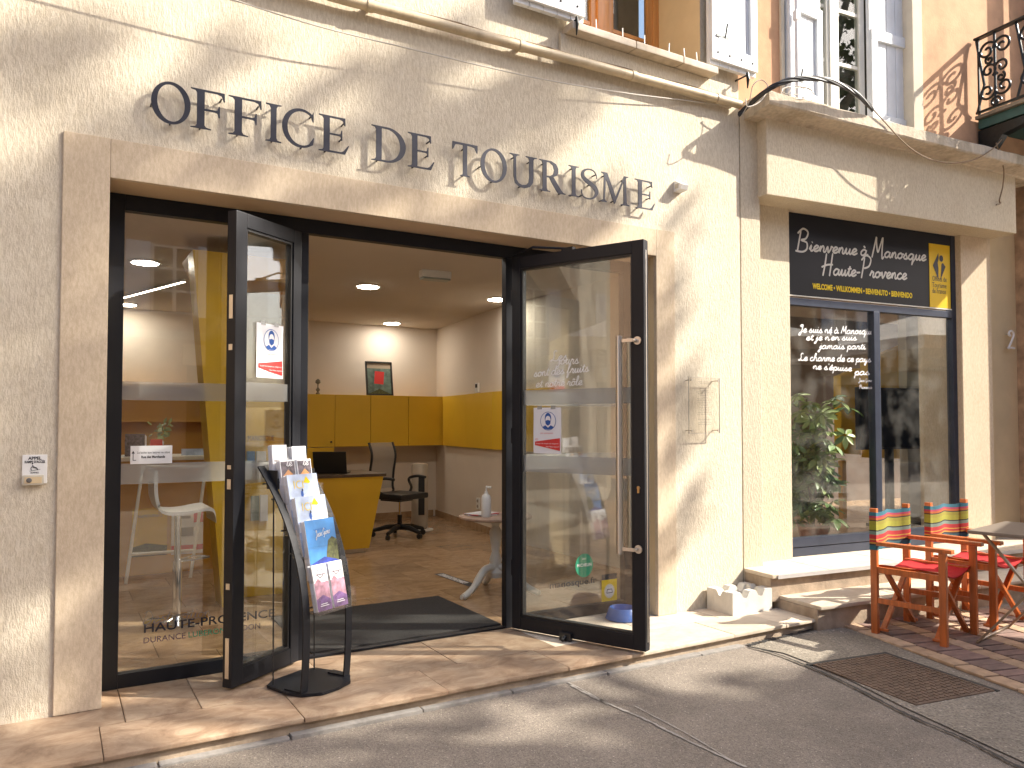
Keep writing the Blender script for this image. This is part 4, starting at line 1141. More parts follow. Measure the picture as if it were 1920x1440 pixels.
# ---------------------------------------------------------------- shop front
sf = thing('glazed_shopfront', 'dark blue aluminium shop front with welcome sign over two tall panes', 'shop window', RMAT @ Vector((1.7, SY, .25)))
SO = -SY
zTb, zSt = 2.300, 2.372
m0, m1 = on_front(1638, 700, SO).x, on_front(1649, 700, SO).x
b = RB()
b.box(SX0, SX0 + .028, SY - .005, SY + .06, .25, zSt, .003); b.box(SX1 - .075, SX1 - .002, SY - .005, SY + .06, .25, 3.063, .003)
b.box(SX0 + .028, SX1 - .075, SY - .006, SY + .06, zTb, zSt - .012, .003); b.box(m0, m1, SY - .012, SY + .06, .40, zTb, .004)
b.box(SX0 + .028, SX1 - .075, SY - .005, SY + .06, .252, .322, .003); b.box(SX0 + .028, SX1 - .075, SY - .010, SY + .06, .328, .40, .003)
b.build('frame', X['blue_alu'], sf)
panes = []
for a, c in ((SX0 + .028, m0), (m1, SX1 - .075)):
    b = RB(); b.box(a, c, SY + .02, SY + .028, .40, zTb); panes.append(b.build('pane', X['glass_shop'], sf))
b = RB(); b.box(SX0 + .004, SX1 - .077, SY - .002, SY + .03, zSt + .012, 3.062, .002); sg = b.build('sign_panel', X['navy'], sf)
b = RB(); b.box(SX0 + .004, SX1 - .077, SY - .006, SY + .002, zSt, zSt + .010); b.build('sign_edge', X['whiteframe'], sg)
ya, yb = on_front(1741.5, 500, SO), on_front(1780, 500, SO)
b = RB(); b.box(ya.x, yb.x, SY - .006, SY - .0025, zSt + .012, 2.965); ysg = b.build('yellow_sign', X['yellow_sign'], sf)
def FF(px, py, o=.0075): # frame on the sign
    p = on_front(px, py, SO + o)
    return frame(RMAT @ p, RD, RN), p
def scr(body, a, c, xh, mt, parent, pen, dy=0, o=.0035, cap=1.0):
    fr, p = FF(*a, o=o); _, q = FF(*c, o=o)
    script(body, xh, fr, mt, parent=parent, pen=pen, width=q.x - p.x, drift=(q.z - p.z) / (q.x - p.x), cap=cap)
scr('Bienvenue \u00e0 Manosque', (1493, 468), (1736, 489), .050, X['silver_print'], sg, .32, cap=1.75)
scr('Haute-Provence', (1541, 514), (1700, 524), .052, X['silver_print'], sg, .31, cap=1.75)
fr, p = FF(1524, 541, .0035); _, q = FF(1711, 559, .0035)
text('WELCOME \u2022 WILLKOMMEN \u2022 BENVENUTO \u2022 BIENVENIDO', .064, fr, X['yellow_print'], parent=sg, width=q.x - p.x, bold=.0024)
fr, p = FF(1761, 499, .0075)
f = Flat(fr, ysg, 'emblem')
f.poly([(-.085, 0), (-.012, -.13), (-.012, -.02), (-.02, .03), (-.005, .07), (-.01, .12)], X['black_print'], 1)
f.poly([(.012, -.13), (.085, .0), (.05, .035), (.03, .02), (.025, -.04)], X['black_print'], 1)
f.disc(.028, .072, .026, .03, X['black_print'], 2); f.done()
for body, py, w in (('Offices de', 526, .19), ('Tourisme', 538, .19), ('de France', 549, .18)):
    fr, p = FF(1748, py, .0075); text(body, .065, fr, X['black_print'], parent=ysg, width=w)
for body, a, c, xh in (('Je suis n\u00e9 \u00e0 Manosque', (1497, 623), (1637, 627), .030), ("et je n'en suis", (1511, 638), (1606, 638), .028), ('jamais parti.', (1536, 654), (1625, 655), .028),
                   ('Le charme de ce pays', (1497, 676), (1633, 679), .029), ("ne s'\u00e9puise", (1524, 692), (1597, 696), .028), ('pas', (1602, 703), (1630, 703), .030)):
    scr(body, a, c, xh, X['white_print'], panes[0], .3, o=-.0185)
scr('Jean Giono', (1610, 716), (1635, 716), .014, X['white_print'], panes[0], .25, o=-.0185)
scr('"Provence"', (1610, 729), (1636, 729), .015, X['white_print'], panes[0], .25, o=-.0185)

# ---------------------------------------------------------------- cables along the cornice
def cable(name, pts, r, mt, label, cat='cable', n=6, k=10, twist=0, strands=1):
    t = None
    c = catmull(pts, k)
    if strands == 1:
        b = MB(); b.tube(c, r, n); return tag(b.build(name, mt, smooth=True), label, cat)
    t = thing(name, label, cat, pts[0])
    for s in range(strands):
        b = MB(); q = []
        for i, p in enumerate(c):
            a = i * twist + 2 * math.pi * s / strands
            q.append(p + Vector((math.cos(a) * r * .3, math.cos(a) * r * .5, math.sin(a) * r * 1.1)))
        b.tube(q, r, n); b.build('strand', mt, t, smooth=True)
    return t
W_ = lambda px, py, o: RMAT @ on_front(px, py, o)
cable('cable_bundle', [on_wall(1385, 215, .05), W_(1402, 199, .12), W_(1440, 168, .3), W_(1475, 152, .36), W_(1510, 147, .38), W_(1550, 150, .38), W_(1590, 166, .36), W_(1615, 184, .34), W_(1636, 205, .29)], .0105, X['cable'], 'twisted black cable bundle arching over the cornice', strands=4, twist=.22)
cable('sagging_wire', [W_(1638, 206, .285), W_(1660, 230, .285), W_(1700, 272, .285), W_(1740, 297, .285), W_(1780, 306, .285), W_(1825, 300, .285), W_(1860, 280, .285), W_(1878, 262, .27)], .005, X['tan_cable'], 'thin brown wire sagging across the boxed fascia')
cable('hanging_wire', [W_(1868, 268, .28), W_(1874, 290, .25), W_(1882, 318, .2), W_(1880, 350, .15), W_(1874, 375, .13), W_(1876, 381, .115), W_(1868, 384, .14)], .006, X['tan_cable'], 'short frayed wire end hanging below the cornice')
for i, (cx, cy, rx, ry) in enumerate(((1495, 174, 30, 12), (1488, 170, 22, 8), (1502, 178, 24, 14))):
    pts = [W_(cx + rx * math.cos(a * .8 + i), cy + ry * math.sin(a * .8 + i), .25 + .02 * math.sin(a)) for a in range(9)]
    cable('coiled_wire', pts, .0035, X['cablew'], ('loose white wire coil lying on the cornice', 'small pale wire loop inside the coil on the cornice', 'wide pale wire loop drooping over the cornice edge')[i], 'wire', 5, 6)
cable('looped_wire', [W_(1392, 215, .08), W_(1405, 190, .15), W_(1412, 160, .2), W_(1428, 150, .22), W_(1440, 165, .25), W_(1425, 190, .29), W_(1402, 200, .31), W_(1398, 185, .3)], .004, X['cablew'], 'pale wire loop round the cable bundle at the building joint', 'wire')

# ---------------------------------------------------------------- balcony at the far upper corner
bp = on_front(1832, 74, 0.02)
bz0 = on_front(1843, 226, 0.02).z
s0, zt = bp.x, bp.z
ba = thing('iron_balcony', 'black wrought iron balcony with scrolls and dark green base', 'balcony', RMAT @ Vector((s0 + .6, -.35, bz0)))
D_ = .72
b = RB(); b.beam((s0, .0, zt), (s0, -D_, zt), .05, .018); b.beam((s0 + .025, -D_, zt), (s0 + 1.6, -D_, zt), .05, .018); b.build('handrail', X['iron'], ba)
b = RB(); b.beam((s0, .0, bz0 + .06), (s0, -D_, bz0 + .06), .02, .02); b.beam((s0 + .01, -D_, bz0 + .06), (s0 + 1.6, -D_, bz0 + .06), .02, .02)
b.beam((s0, -D_, bz0), (s0, -D_, zt - .01), .024, .024, (0, 1, 0)); b.beam((s0, -.03, bz0), (s0, -.03, zt - .01), .016, .016, (0, 1, 0)); b.build('rail_frame', X['iron'], ba)
def spiral(cx, cz, r, turns, a0, y=True, k=26):
    return [(cx + r * (1 - .8 * i / k) * math.cos(a0 + turns * 2 * math.pi * i / k), cz + r * (1 - .8 * i / k) * math.sin(a0 + turns * 2 * math.pi * i / k)) for i in range(k + 1)]
H_ = zt - bz0
def scrolls(put):
    out = []
    for c in (.18, .54):
        for (dx, dz, r, tn, a) in ((-.07, .80, .085, 1.4, 0), (.07, .80, .085, -1.4, math.pi), (-.06, .55, .07, 1.3, -1), (.06, .55, .07, -1.3, 4.1), (-.075, .30, .08, -1.4, .3), (.075, .30, .08, 1.4, 2.8), (0, .14, .05, 1.2, 0), (-.05, .68, .04, 1.2, 2), (.05, .42, .04, -1.2, 1)):
            out.append([put(c + x, bz0 + z) for x, z in spiral(dx, dz * H_, r, tn, a)])
        out.append([put(c, bz0 + .06), put(c, zt)])
        out.append([put(c - .17, bz0 + .06), put(c - .1, bz0 + H_ * .4), put(c - .17, zt)])
    return out
for crv in scrolls(lambda u, z: (s0, -u, z)):
    b = RB(); b.tube(crv, .0115, 6); b.build('scroll', X['iron'], ba, smooth=True)
for k in range(2):
    for crv in scrolls(lambda u, z, k=k: (s0 + .72 * k + u, -D_, z)):
        b = RB(); b.tube(crv, .0115, 6); b.build('scroll', X['iron'], ba, smooth=True)
b = RB(); b.box(s0 + .02, s0 + 1.7, -D_ - .02, .0, bz0 - .085, bz0 + .0, .01); b.build('base_frame', X['greenpaint'], ba)
b = RB(); b.box(s0 - .02, s0 + 1.7, -D_ - .02, .0, bz0 + .0005, bz0 + .03); b.build('floor_board', X['bark'], ba)
b = RB(); b.prism([(0, bz0 - .1), (-D_ * .7, bz0 - .1), (-D_ * .62, bz0 - .16), (-.22, bz0 - .2), (-.1, bz0 - .34), (0, bz0 - .36)], 0, s0 + .02, s0 + .1); b.build('bracket', X['iron'], ba)
dp = thing('downpipe', 'grey zinc downpipe behind the iron balcony', 'pipe', RMAT @ Vector((3.55, -.16, 3.8)))
b = RB(); b.tube([(3.56, -.2, 3.75), (3.56, -.2, 8.4)], .05, 12); b.build('pipe', mat('zinc', (.32, .33, .35), .4, .8, var=.1, vs=8), dp, smooth=True)
for z in (4.6, 6.4):
    b = RB(); b.tube([(3.56, -.2, z), (3.56, -.2, z + .03)], .056, 12); b.box(3.55, 3.57, -.2, -.13, z + .005, z + .025); b.build('clip', X['steel'], dp)

# ---------------------------------------------------------------- brochure stand
BS_LOC, BS_RZ = Vector((1.22, -.28, 0)), RAD(29)
bs = thing('brochure_stand', 'black metal brochure stand with two curved bars on the doorstep', 'brochure stand', BS_LOC, BS_RZ)
BM = Matrix.Translation(BS_LOC) @ Matrix.Rotation(BS_RZ, 4, 'Z')
b = MB()
out = [(-.19, .10), (-.17, .02), (-.10, -.045), (0, -.06), (.10, -.045), (.17, .02), (.19, .10), (.165, .27), (.1, .305), (-.1, .305), (-.165, .27)]
b.prism(out, 2, .002, .016); b.build('base_plate', X['black_alu'], bs, local=True)
prof = [(.03, .016), (.018, .2), (.022, .42), (.06, .62), (.14, .82), (.24, .98), (.345, 1.11)]
pc = catmull([Vector((0, y, z)) for y, z in prof], 6)
for sx in (-.15, .15):
    b = MB(); vs, fs = [], []
    for i, p in enumerate(pc):
        t_ = (pc[min(i + 1, len(pc) - 1)] - pc[max(i - 1, 0)]).normalized(); nn = Vector((0, -t_.z, t_.y)) * .004
        vs += [p + Vector((sx - .022, 0, 0)) + nn, p + Vector((sx + .022, 0, 0)) + nn, p + Vector((sx + .022, 0, 0)) - nn, p + Vector((sx - .022, 0, 0)) - nn]
    for i in range(len(pc) - 1):
        for k in range(4): fs.append((4 * i + k, 4 * i + (k + 1) % 4, 4 * i + 4 + (k + 1) % 4, 4 * i + 4 + k))
    fs += [(0, 1, 2, 3), tuple(4 * (len(pc) - 1) + k for k in range(4))]
    b.add(vs, fs); b.box(sx - .022, sx + .022, .03, .14, .0161, .024); b.build('curved_bar', X['black_alu'], bs, local=True)
    b = MB(); b.tube([(sx * .95, .25, .016), (sx * .95, .26, 1.0)], .004, 6); b.build('rear_rod', X['blackp'], bs, local=True)
TIERS = [(.40, -.01, .21), (.55, .045, .297), (.66, .10, .297), (.77, .155, .297), (.925, .225, .21), (1.0, .29, .21)]
for z, y, h in TIERS:
    b = MB(); b.box(-.127, .127, y - .04, y + .035, z - .006, z, .0); b.box(-.127, .127, y - .043, y - .0405, z - .006, z + .05)
    b.box(-.130, -.1272, y - .043, y + .035, z - .006, z + .09); b.box(.1272, .130, y - .043, y + .035, z - .006, z + .09)
    b.build('tray', X['acrylic'] if z < .95 else X['blackp'], bs, local=True)
    b = MB(); b.tube([(-.15, min(.34, y + .04), z + .02), (.15, min(.34, y + .04), z + .02)], .004, 6); b.build('cross_bar', X['blackp'], bs, local=True)
skyblue = mat('pale_blue_cover', (.42, .50, .66), .35, var=.25, vs=14)
blue = mat('blue_cover', (.05, .22, .52), .3, var=.25, vs=9)
lav = mat('lavender_cover', (.38, .20, .26), .35, var=.5, vs=22)
purple = mat('purple_field', (.16, .08, .22), .4, var=.5, vs=40)
darkpic = mat('dark_photo', (.10, .08, .10), .35, var=.8, vs=40)
hill = mat('green_hill', (.07, .075, .02), .5, var=.6, vs=60)
lake = mat('deep_blue', (.02, .04, .25), .3, var=.5, vs=30)
def stack(x0, w, y, z, h, th, tilt, label, art, cover, name='brochure_stack'):
    loc = BM @ Vector((x0 + w / 2, y, z))
    t = thing(name, label, 'brochures', loc, BS_RZ, 'brochures in the stand')
    M_ = Matrix.Rotation(-tilt, 4, 'X')
    b = MB(M_)
    k = 9
    for i in range(k):
        yy = -th / 2 + th * i / k
        dz = random.uniform(-.003, .003); dx = random.uniform(-.002, .002)
        b.box(-w / 2 + dx, w / 2 + dx, yy, yy + th / k * .82, 0, h + dz)
    b.build('pages', X['paper'], t, local=True)
    b = MB(M_); b.box(-w / 2, w / 2, -th / 2 - .0016, -th / 2 - .0004, 0, h + .003); b.build('cover', cover, t, local=True)
    fr = WM[t.name] @ M_ @ frame((-w / 2, -th / 2 - .002, 0), (1, 0, 0), (0, -1, 0))
    art(fr, t, w, h)
    return t
def art_leaflet(fr, t, w, h):
    f = Flat(fr, t); f.rect(0, w, 0, h * .62, lav, 1); f.poly([(0, 0), (w, 0), (w, h * .22), (w * .5, h * .34), (0, h * .26)], purple, 2)
    f.rect(0, w, h * .62, h, X['paper'], 1)
    f.poly([(w * .05, h * .62), (w * .3, h * .72), (w * .5, h * .62)], lav, 2)
    for i in range(12):
        a, c = RAD(20 + i * 27), RAD(20 + (i + 1) * 27)
        f.poly([(w * .5 + .024 * math.cos(a), h * .82 + .024 * math.sin(a)), (w * .5 + .024 * math.cos(c), h * .82 + .024 * math.sin(c)), (w * .5 + .019 * math.cos(c), h * .82 + .019 * math.sin(c)), (w * .5 + .019 * math.cos(a), h * .82 + .019 * math.sin(a))], X['purple_print'], 3)
    f.rect(w * .2, w * .85, h * .78, h * .80, X['purple_print'], 4); f.rect(w * .2, w * .8, h * .1, h * .115, X['paper'], 4); f.rect(w * .25, w * .7, h * .14, h * .155, X['paper'], 4); f.done()
def art_blue(fr, t, w, h):
    f = Flat(fr, t)
    f.poly([(w * .52, h * .2), (w, h * .12), (w, h * .62), (w * .85, h * .68), (w * .7, h * .62), (w * .6, h * .42)], hill, 1); f.poly([(0, h * .25), (w * .5, h * .35), (w, h * .25), (w, 0), (0, 0)], lake, 2); f.done()
    script('Jean Giono', .016, fr @ Matrix.Translation((.06, h * .70, .0015)), X['white_print'], parent=t, pen=.16, width=.105, drift=.12)
    text('SUR LES PAS DE', .012, fr @ Matrix.Translation((.05, h * .82, .0015)), X['blue_print'], parent=t, width=.09)
def art_ici(fr, t, w, h):
    f = Flat(fr, t); f.poly([(0, h * .55), (w * .4, h * .62), (w, h * .75), (w, h * .5), (0, h * .4)], X['paper'], 1)
    f.disc(w * .42, h * .66, .009, .02, X['blue_print'], 3); f.disc(w * .44, h * .73, .005, .008, X['black_print'], 3); f.poly([(w * .5, h * .86), (w * .62, h * .97), (w * .74, h * .86), (w * .68, h * .84)], X['yellow_print'], 2); f.done()
    text('ICI', .062, fr @ Matrix.Translation((w * .16, h * .76, .0015)), X['yellow_print'], parent=t, bold=-.0008)
def art_dark(fr, t, w, h):
    f = Flat(fr, t); f.rect(.004, w - .004, h * .55, h - .006, darkpic, 1); f.rect(.004, w - .004, 0, h * .55, lake, 1); f.poly([(.01, h * .62), (w * .5, h * .78), (w * .8, h * .66), (w * .6, h * .6)], X['oak'], 2); f.done()
    script('le', .02, fr @ Matrix.Translation((w * .4, h * .86, .0015)), X['white_print'], parent=t, pen=.16, width=w * .4)
def art_plain(fr, t, w, h):
    f = Flat(fr, t); f.rect(.01, w - .01, h * .62, h * .65, X['grey_print'], 1); f.rect(.01, w - .03, h * .56, h * .575, X['grey_print'], 1); f.done()
z, y, h = TIERS[0]
stack(-.112, .098, y, z, .225, .03, RAD(13), 'lavender field leaflets in the lowest tray by the curved bar', art_leaflet, X['paper'])
stack(.002, .098, y, z, .225, .03, RAD(13), 'lavender field leaflets in the lowest tray, beside their twin stack', art_leaflet, X['paper'])
z, y, h = TIERS[1]; stack(-.10, .205, y, z, .29, .035, RAD(12), 'thick blue brochures with a green hill below the magazines', art_blue, blue)
z, y, h = TIERS[2]; stack(-.11, .21, y, z, .297, .035, RAD(12), 'pale sky cover magazines right above the blue brochures', art_ici, skyblue)
z, y, h = TIERS[3]; stack(-.115, .21, y, z, .297, .035, RAD(12), 'pale sky cover magazines under the dark leaflets', art_ici, skyblue)
z, y, h = TIERS[4]; stack(-.115, .1, y, z, .215, .025, RAD(10), 'dark landscape leaflets high in the stand by the curved bar', art_dark, X['paper']); stack(.0, .1, y, z, .215, .025, RAD(10), 'dark landscape leaflets high in the stand on the doorway side', art_dark, X['paper'])
z, y, h = TIERS[5]; stack(-.125, .1, y, z, .215, .03, RAD(6), 'white topped leaflets at the very top of the stand', art_plain, X['paper']); stack(.01, .1, y, z, .205, .03, RAD(6), 'pale leaflets at the top of the stand with blue print', art_plain, X['paper'])

# ---------------------------------------------------------------- white concrete block by the steps
cbx = thing('concrete_block', 'white notched concrete block standing on the doorstep by the steps', 'concrete block', (4.06, -.27, 0), RAD(-1))
b = MB(); w, d, h = .385, .25, .155
bm = bmesh.new()
bm.free()
def notched(L, notches):
    o = [(0, 0), (L, 0), (L, h - .006), (L - .006, h)]
    for c0, c1 in sorted(notches, reverse=True):
        o += [(c1 + .014, h), (c1 + .004, h - .008), (c1 - .012, .118), (c1 - .022, .108), (c0 + .022, .108), (c0 + .012, .118), (c0 - .004, h - .008), (c0 - .014, h)]
    return o + [(.006, h), (0, h - .006)]
T_ = .06
for y_ in (0, d - T_): b.prism(notched(w, ((.085, .155), (.235, .305))), 1, y_, y_ + T_)
side = notched(d - 2 * T_ - .002, ((.045, .085),))
for x_ in (0.001, w - T_ - .001): b.prism(side, 0, x_, x_ + T_, m=Matrix.Translation((0, T_ + .001, 0)))
b.box(T_, w - T_, T_, d - T_, 0, .03)
b.build('block', X['concrete_white'], cbx, local=True, smooth=False)

# ---------------------------------------------------------------- folding director chairs and table
STRIPES = [(.024, (.03, .17, .24)), (.012, (.45, .04, .10)), (.014, (.50, .12, .02)), (.007, (.02, .02, .02)), (.024, (.33, .30, .03)), (.034, (.36, .36, .03)), (.008, (.02, .02, .02)), (.022, (.20, .28, .23)), (.028, (.50, .025, .03)), (.007, (.62, .36, .05)), (.014, (.50, .03, .03)), (.010, (.62, .30, .04)), (.010, (.02, .02, .04)), (.012, (.04, .13, .16)), (.018, (.02, .16, .22))]
smats = [mat('stripe_%d' % i, tuple(q * .72 for q in c), .85, var=.06, vs=40, bump=.15, bs=300) for i, (w_, c) in enumerate(STRIPES)]
def director_chair():
    t = thing('director_chair', 'x', 'chair', (0, 0, 0))
    w, dp = .48, .43          # x across, front is -y
    hx, hy = w / 2, dp / 2
    Wd = X['chairwood']
    for sx in (-1, 1):
        b = MB(); b.box(sx * hx - .016, sx * hx + .016, hy - .022, hy + .022, 0, .83, .004); b.build('back_post', Wd, t, local=True)
        b = MB(); b.box(sx * hx - .016, sx * hx + .016, -hy - .022, -hy + .022, 0, .585, .004); b.build('front_post', Wd, t, local=True)
        b = MB(); b.box(sx * hx - .026, sx * hx + .026, -hy - .06, hy - .0225, .586, .612, .006); b.build('armrest', Wd, t, local=True)
        b = MB(); b.box(sx * hx - .011, sx * hx + .011, -hy + .0225, hy - .0225, .405, .445, .003); b.build('side_rail', Wd, t, local=True)
        b = MB(); b.box(sx * hx - .011, sx * hx + .011, -hy + .0225, hy - .0225, .205, .24, .003); b.build('side_rail', Wd, t, local=True)
    for y in (-hy + .045, hy - .045):
        for sg in (-1, 1):
            yy = y + sg * .012
            b = MB(); b.beam((-sg * (hx - .035), yy, .02), (sg * (hx - .03), yy, .425), .02, .034, (0, 1, 0), .003); b.build('cross_leg', Wd, t, local=True)
        for sx in (-1, 1):
            b = MB(); b.tube([(sx * (hx - .02), y - .03, .03), (sx * (hx - .02), y + .03, .03)], .010, 8); b.build('dowel', Wd, t, local=True)
    for sx in (-1, 1):
        b = MB(); b.box(sx * (hx - .05) - .012, sx * (hx - .05) + .012, -hy + .01, hy - .01, .418, .452, .004); b.build('seat_rail', Wd, t, local=True)
    # sagging canvas seat
    b = MB(); vs, fs = [], []; nx, ny = 14, 8
    for j in range(ny + 1):
        for i in range(nx + 1):
            u = -1 + 2 * i / nx
            vs.append((u * (hx - .03), -hy + .005 + (dp - .01) * j / ny, .455 - .045 * (1 - u * u) + .004 * math.sin(j * 1.7 + u * 3)))
    for j in range(ny):
        for i in range(nx):
            a = j * (nx + 1) + i; fs.append((a, a + 1, a + nx + 2, a + nx + 1))
    k = len(vs); vs2 = [(x, y, z - .006) for x, y, z in vs]
    b.add(vs + vs2, fs + [tuple(q + k for q in f[::-1]) for f in fs]); b.build('seat', X['seatred'], t, local=True, smooth=True)
    # striped canvas back: one strip for each stripe
    z = .835 - .03; Hs = sum(s for s, c in STRIPES); sc = .25 / Hs
    root = None
    prof = lambda u: .012 * math.sin(u * 5.0) + .022 * (1 - u * u)
    parts = []
    for k, (s, c) in enumerate(STRIPES):
        z1 = z; z0 = z - s * sc; z = z0
        b = MB(); vs, fs = [], []; n = 16
        for zz in (z0, z1):
            for side in (0, 1):
                for i in range(n + 1):
                    u = -1 + 2 * i / n
                    edge = abs(u) > .86
                    yy = hy + (.0235 if edge else .004 + prof(u))
                    dz = .012 * math.cos(u * 4) * (1 - abs(u)) - .010 * (1 - u * u)
                    vs.append((u * (hx + .018), yy - (.0 if side else (.0465 if edge else .005)), zz + dz))
        q = n + 1
        for i in range(n):
            fs += [(i, i + 1, 2 * q + i + 1, 2 * q + i), (q + i, 3 * q + i, 3 * q + i + 1, q + i + 1)]
            if k == 0: fs.append((2 * q + i, 2 * q + i + 1, 3 * q + i + 1, 3 * q + i))
            if k == len(STRIPES) - 1: fs.append((i, q + i, q + i + 1, i + 1))
        fs += [(0, 2 * q, 3 * q, q), (n, q + n, 3 * q + n, 2 * q + n)]
        b.add(vs, fs)
        if root is None:
            root = b.build('backrest', smats[k], t, local=True, smooth=True)
        else:
            b.build('stripe', smats[k], root, local=True, smooth=True)
    return t
ch = director_chair()
ch['group'] = 'director chairs on the terrace'
ch.location = (5.01, -1.06, ZS + .012); ch.rotation_euler = (0, 0, RAD(9))
ch2 = copy_tree(ch)
ch2.location = (5.68, -1.05, ZS + .012); ch2.rotation_euler = (0, 0, RAD(2))
ch['label'] = 'red wooden director chair with striped back, clear of the table'
ch2['label'] = 'red wooden director chair with striped back, pulled up at the table'
tb = thing('folding_table', 'brown grey folding cafe table beside the director chairs', 'table', (5.40, -1.62, ZS + .012), RAD(10))
b = MB(); b.box(-.35, .35, -.33, .33, .70, .722, .006); b.build('table_top', X['tabletop'], tb, local=True)
for sx in (-.29, .29):
    for sg in (-1, 1):
        b = MB(); b.beam((sx + sg * .012, -sg * .3, .012), (sx + sg * .012, sg * .26, .699), .012, .028, (1, 0, 0)); b.build('leg', X['tableleg'], tb, local=True)
b = MB(); b.tube([(-.29, .30, .02), (.29, .30, .02)], .009, 8); b.tube([(-.29, -.30, .02), (.29, -.30, .02)], .009, 8); b.build('foot_rail', X['tableleg'], tb, local=True)

# ---------------------------------------------------------------- inside the office
CZ = 2.70
YB, XL, XRm = 6.12, -2.2, 4.76
fl = MB().add([(XL, .3, -.02), (4.9, .3, -.02), (4.9, YB, -.02), (XL, YB, -.02)], [(0, 1, 2, 3)]).build('office_floor', X['joint']); tag(fl, kind='structure')
tw, td = .61, .41
j = 0; y = .315
tile_me = {}
while y < YB:
    x = XL + (.3 if j % 2 else 0)
    y1 = min(y + td, YB)
    while x < 4.8:
        x1 = min(x + tw, 4.85)
        key = (round(x1 - x, 3), round(y1 - y, 3))
        if key not in tile_me:
            b = MB(); b.box(.0015, key[0] - .0015, .0015, key[1] - .0015, -.014, 0, .0015)
            me = bpy.data.meshes.new('floor_tile'); me.from_pydata([tuple(v) for v in b.v], [], b.f); me.materials.append(X['floor_tile']); tile_me[key] = me
        o = bpy.data.objects.new('floor_tile', tile_me[key]); o.location = (x, y, -.002 + random.uniform(0, .0006)); COL.objects.link(o); o.parent = fl
        x = x1
    y = y1; j += 1
tag(MB().box(XL, 4.9, .31, YB, CZ, CZ + .1).build('office_ceiling', X['room_ceiling']), kind='structure')
b = MB(); b.box(XL, 4.9, YB, YB + .1, -.05, CZ); tag(b.build('office_back_wall', X['room_wall']), kind='structure')
b = MB(); b.add([(4.79, YB, -.05), (4.50, 3.8, -.05), (4.50, .31, -.05), (4.50, .31, CZ), (4.50, 3.8, CZ), (4.79, YB, CZ)], [(0, 1, 4, 5), (1, 2, 3, 4)]); tag(b.build('office_side_wall', X['room_wall']), kind='structure')
b = MB(); b.box(XL - .1, XL, .31, YB, -.05, CZ); tag(b.build('office_far_side_wall', X['room_wall']), kind='structure')
b = MB(); b.box(2.0, 4.74, YB - .014, YB - .0005, 0, .085, .002); b.beam((4.775, YB - .03, .0425), (4.50, 3.82, .0425), .022, .085); tag(b.build('skirting', X['floor_tile']), kind='structure')
# wall cupboards
def P_y(px, py, y): return on_plane(px, py, (0, y, 0), Vector((0, 1, 0)))
YC = 5.74
cab = thing('wall_cupboard', 'long run of yellow wall cupboards along the back of the office', 'cupboard', (3.6, YC, 1.02))
b = MB(); b.box(2.1, 4.70, YC + .02, YB - .001, 1.03, 1.70); b.build('carcass', X['orange_lam'], cab)
edges = [2.1, P_y(628, 790, YC).x, P_y(695, 790, YC).x, P_y(766, 790, YC).x, P_y(843, 790, YC).x]
for i in range(4):
    b = MB(); b.box(edges[i] + .003, edges[i + 1] - .003, YC, YC + .0195, 1.025, 1.708, .003); dr = b.build('cupboard_door', X['yellow'], cab)
    if i == 0:
        b = MB(); b.tube([(edges[1] - .05, YC, 1.09), (edges[1] - .05, YC - .02, 1.09)], .012, 10); b.build('knob', X['iron'], dr)
b = MB(); b.box(2.1, edges[1] - .006, YC + .003, YC + .03, .70, 1.018, .003); b.build('lower_panel', X['yellow'], cab)
sc2 = thing('side_cupboard', 'flush yellow cupboard panels on the side wall of the office', 'cupboard', (4.7, 5.0, 1.02))
for a, c in ((5.68, 4.75), (4.745, 3.85)):
    fx = lambda y: 4.79 - (YB - y) * .125 - .03
    b = MB(); b.beam((fx(a), a, 1.365), (fx(c), c, 1.365), .04, .68); b.build('cupboard_door', X['yellow'], sc2)
b = MB(); b.beam((4.476, 3.845, 1.365), (4.476, 2.6, 1.365), .04, .68); b.build('cupboard_door', X['yellow'], sc2)
# framed poster leaning on the cupboards, trinket, thermostat, socket
p0, p1 = P_y(688, 743, 5.80), P_y(738, 743, 5.80)
pf = thing('framed_poster', 'small framed poster leaning on the wall above the yellow cupboards', 'picture', (p0.x, 5.80, 1.709))
tl = Matrix.Translation((p0.x, 5.80, 1.709)) @ Matrix.Rotation(RAD(-9), 4, 'X')
w, h = p1.x - p0.x, .47
b = MB(tl); b.box(0, .022, 0, .02, 0, h); b.box(w - .022, w, 0, .02, 0, h); b.box(.022, w - .022, 0, .02, 0, .022); b.box(.022, w - .022, 0, .02, h - .022, h); b.build('frame', X['blackp'], pf)
f = Flat(tl @ frame((0, .012, 0), (1, 0, 0), (0, -1, 0)), pf, 'poster')
grn = mat('grey_green_print', (.12, .17, .14), .6, var=.5, vs=14); crm = mat('cream_print', (.42, .33, .24), .6)
f.rect(.02, w - .02, .02, h - .02, grn, 1); f.rect(.02, w - .02, h * .8, h - .02, crm, 2); f.poly([(w * .3, h * .35), (w * .65, h * .33), (w * .7, h * .7), (w * .35, h * .72)], X['red_print'], 2); f.poly([(.03, h * .05), (w * .5, h * .2), (w - .03, h * .05)], hill, 2); f.done()
p = P_y(596, 742, 5.8)
tr_ = thing('trinket', 'tiny dark figurine standing on the yellow cupboards', 'ornament', (p.x, 5.8, 1.709))
b = MB(); b.lathe([(.025, 0), (.03, .01), (.012, .03), (.03, .06), (.008, .09), (.008, .13), (.035, .15), (.03, .18), (.005, .2)], 10, (p.x, 5.8, 1.709)); b.build('figurine', X['bark'], tr_, smooth=True)
def on_side(px, py): # side wall plane of the office
    a, c = Vector((4.79, YB, 0)), Vector((4.50, 3.8, 0)); e = (c - a).normalized(); nn = Vector((e.y, -e.x, 0)); return on_plane(px, py, a, nn)
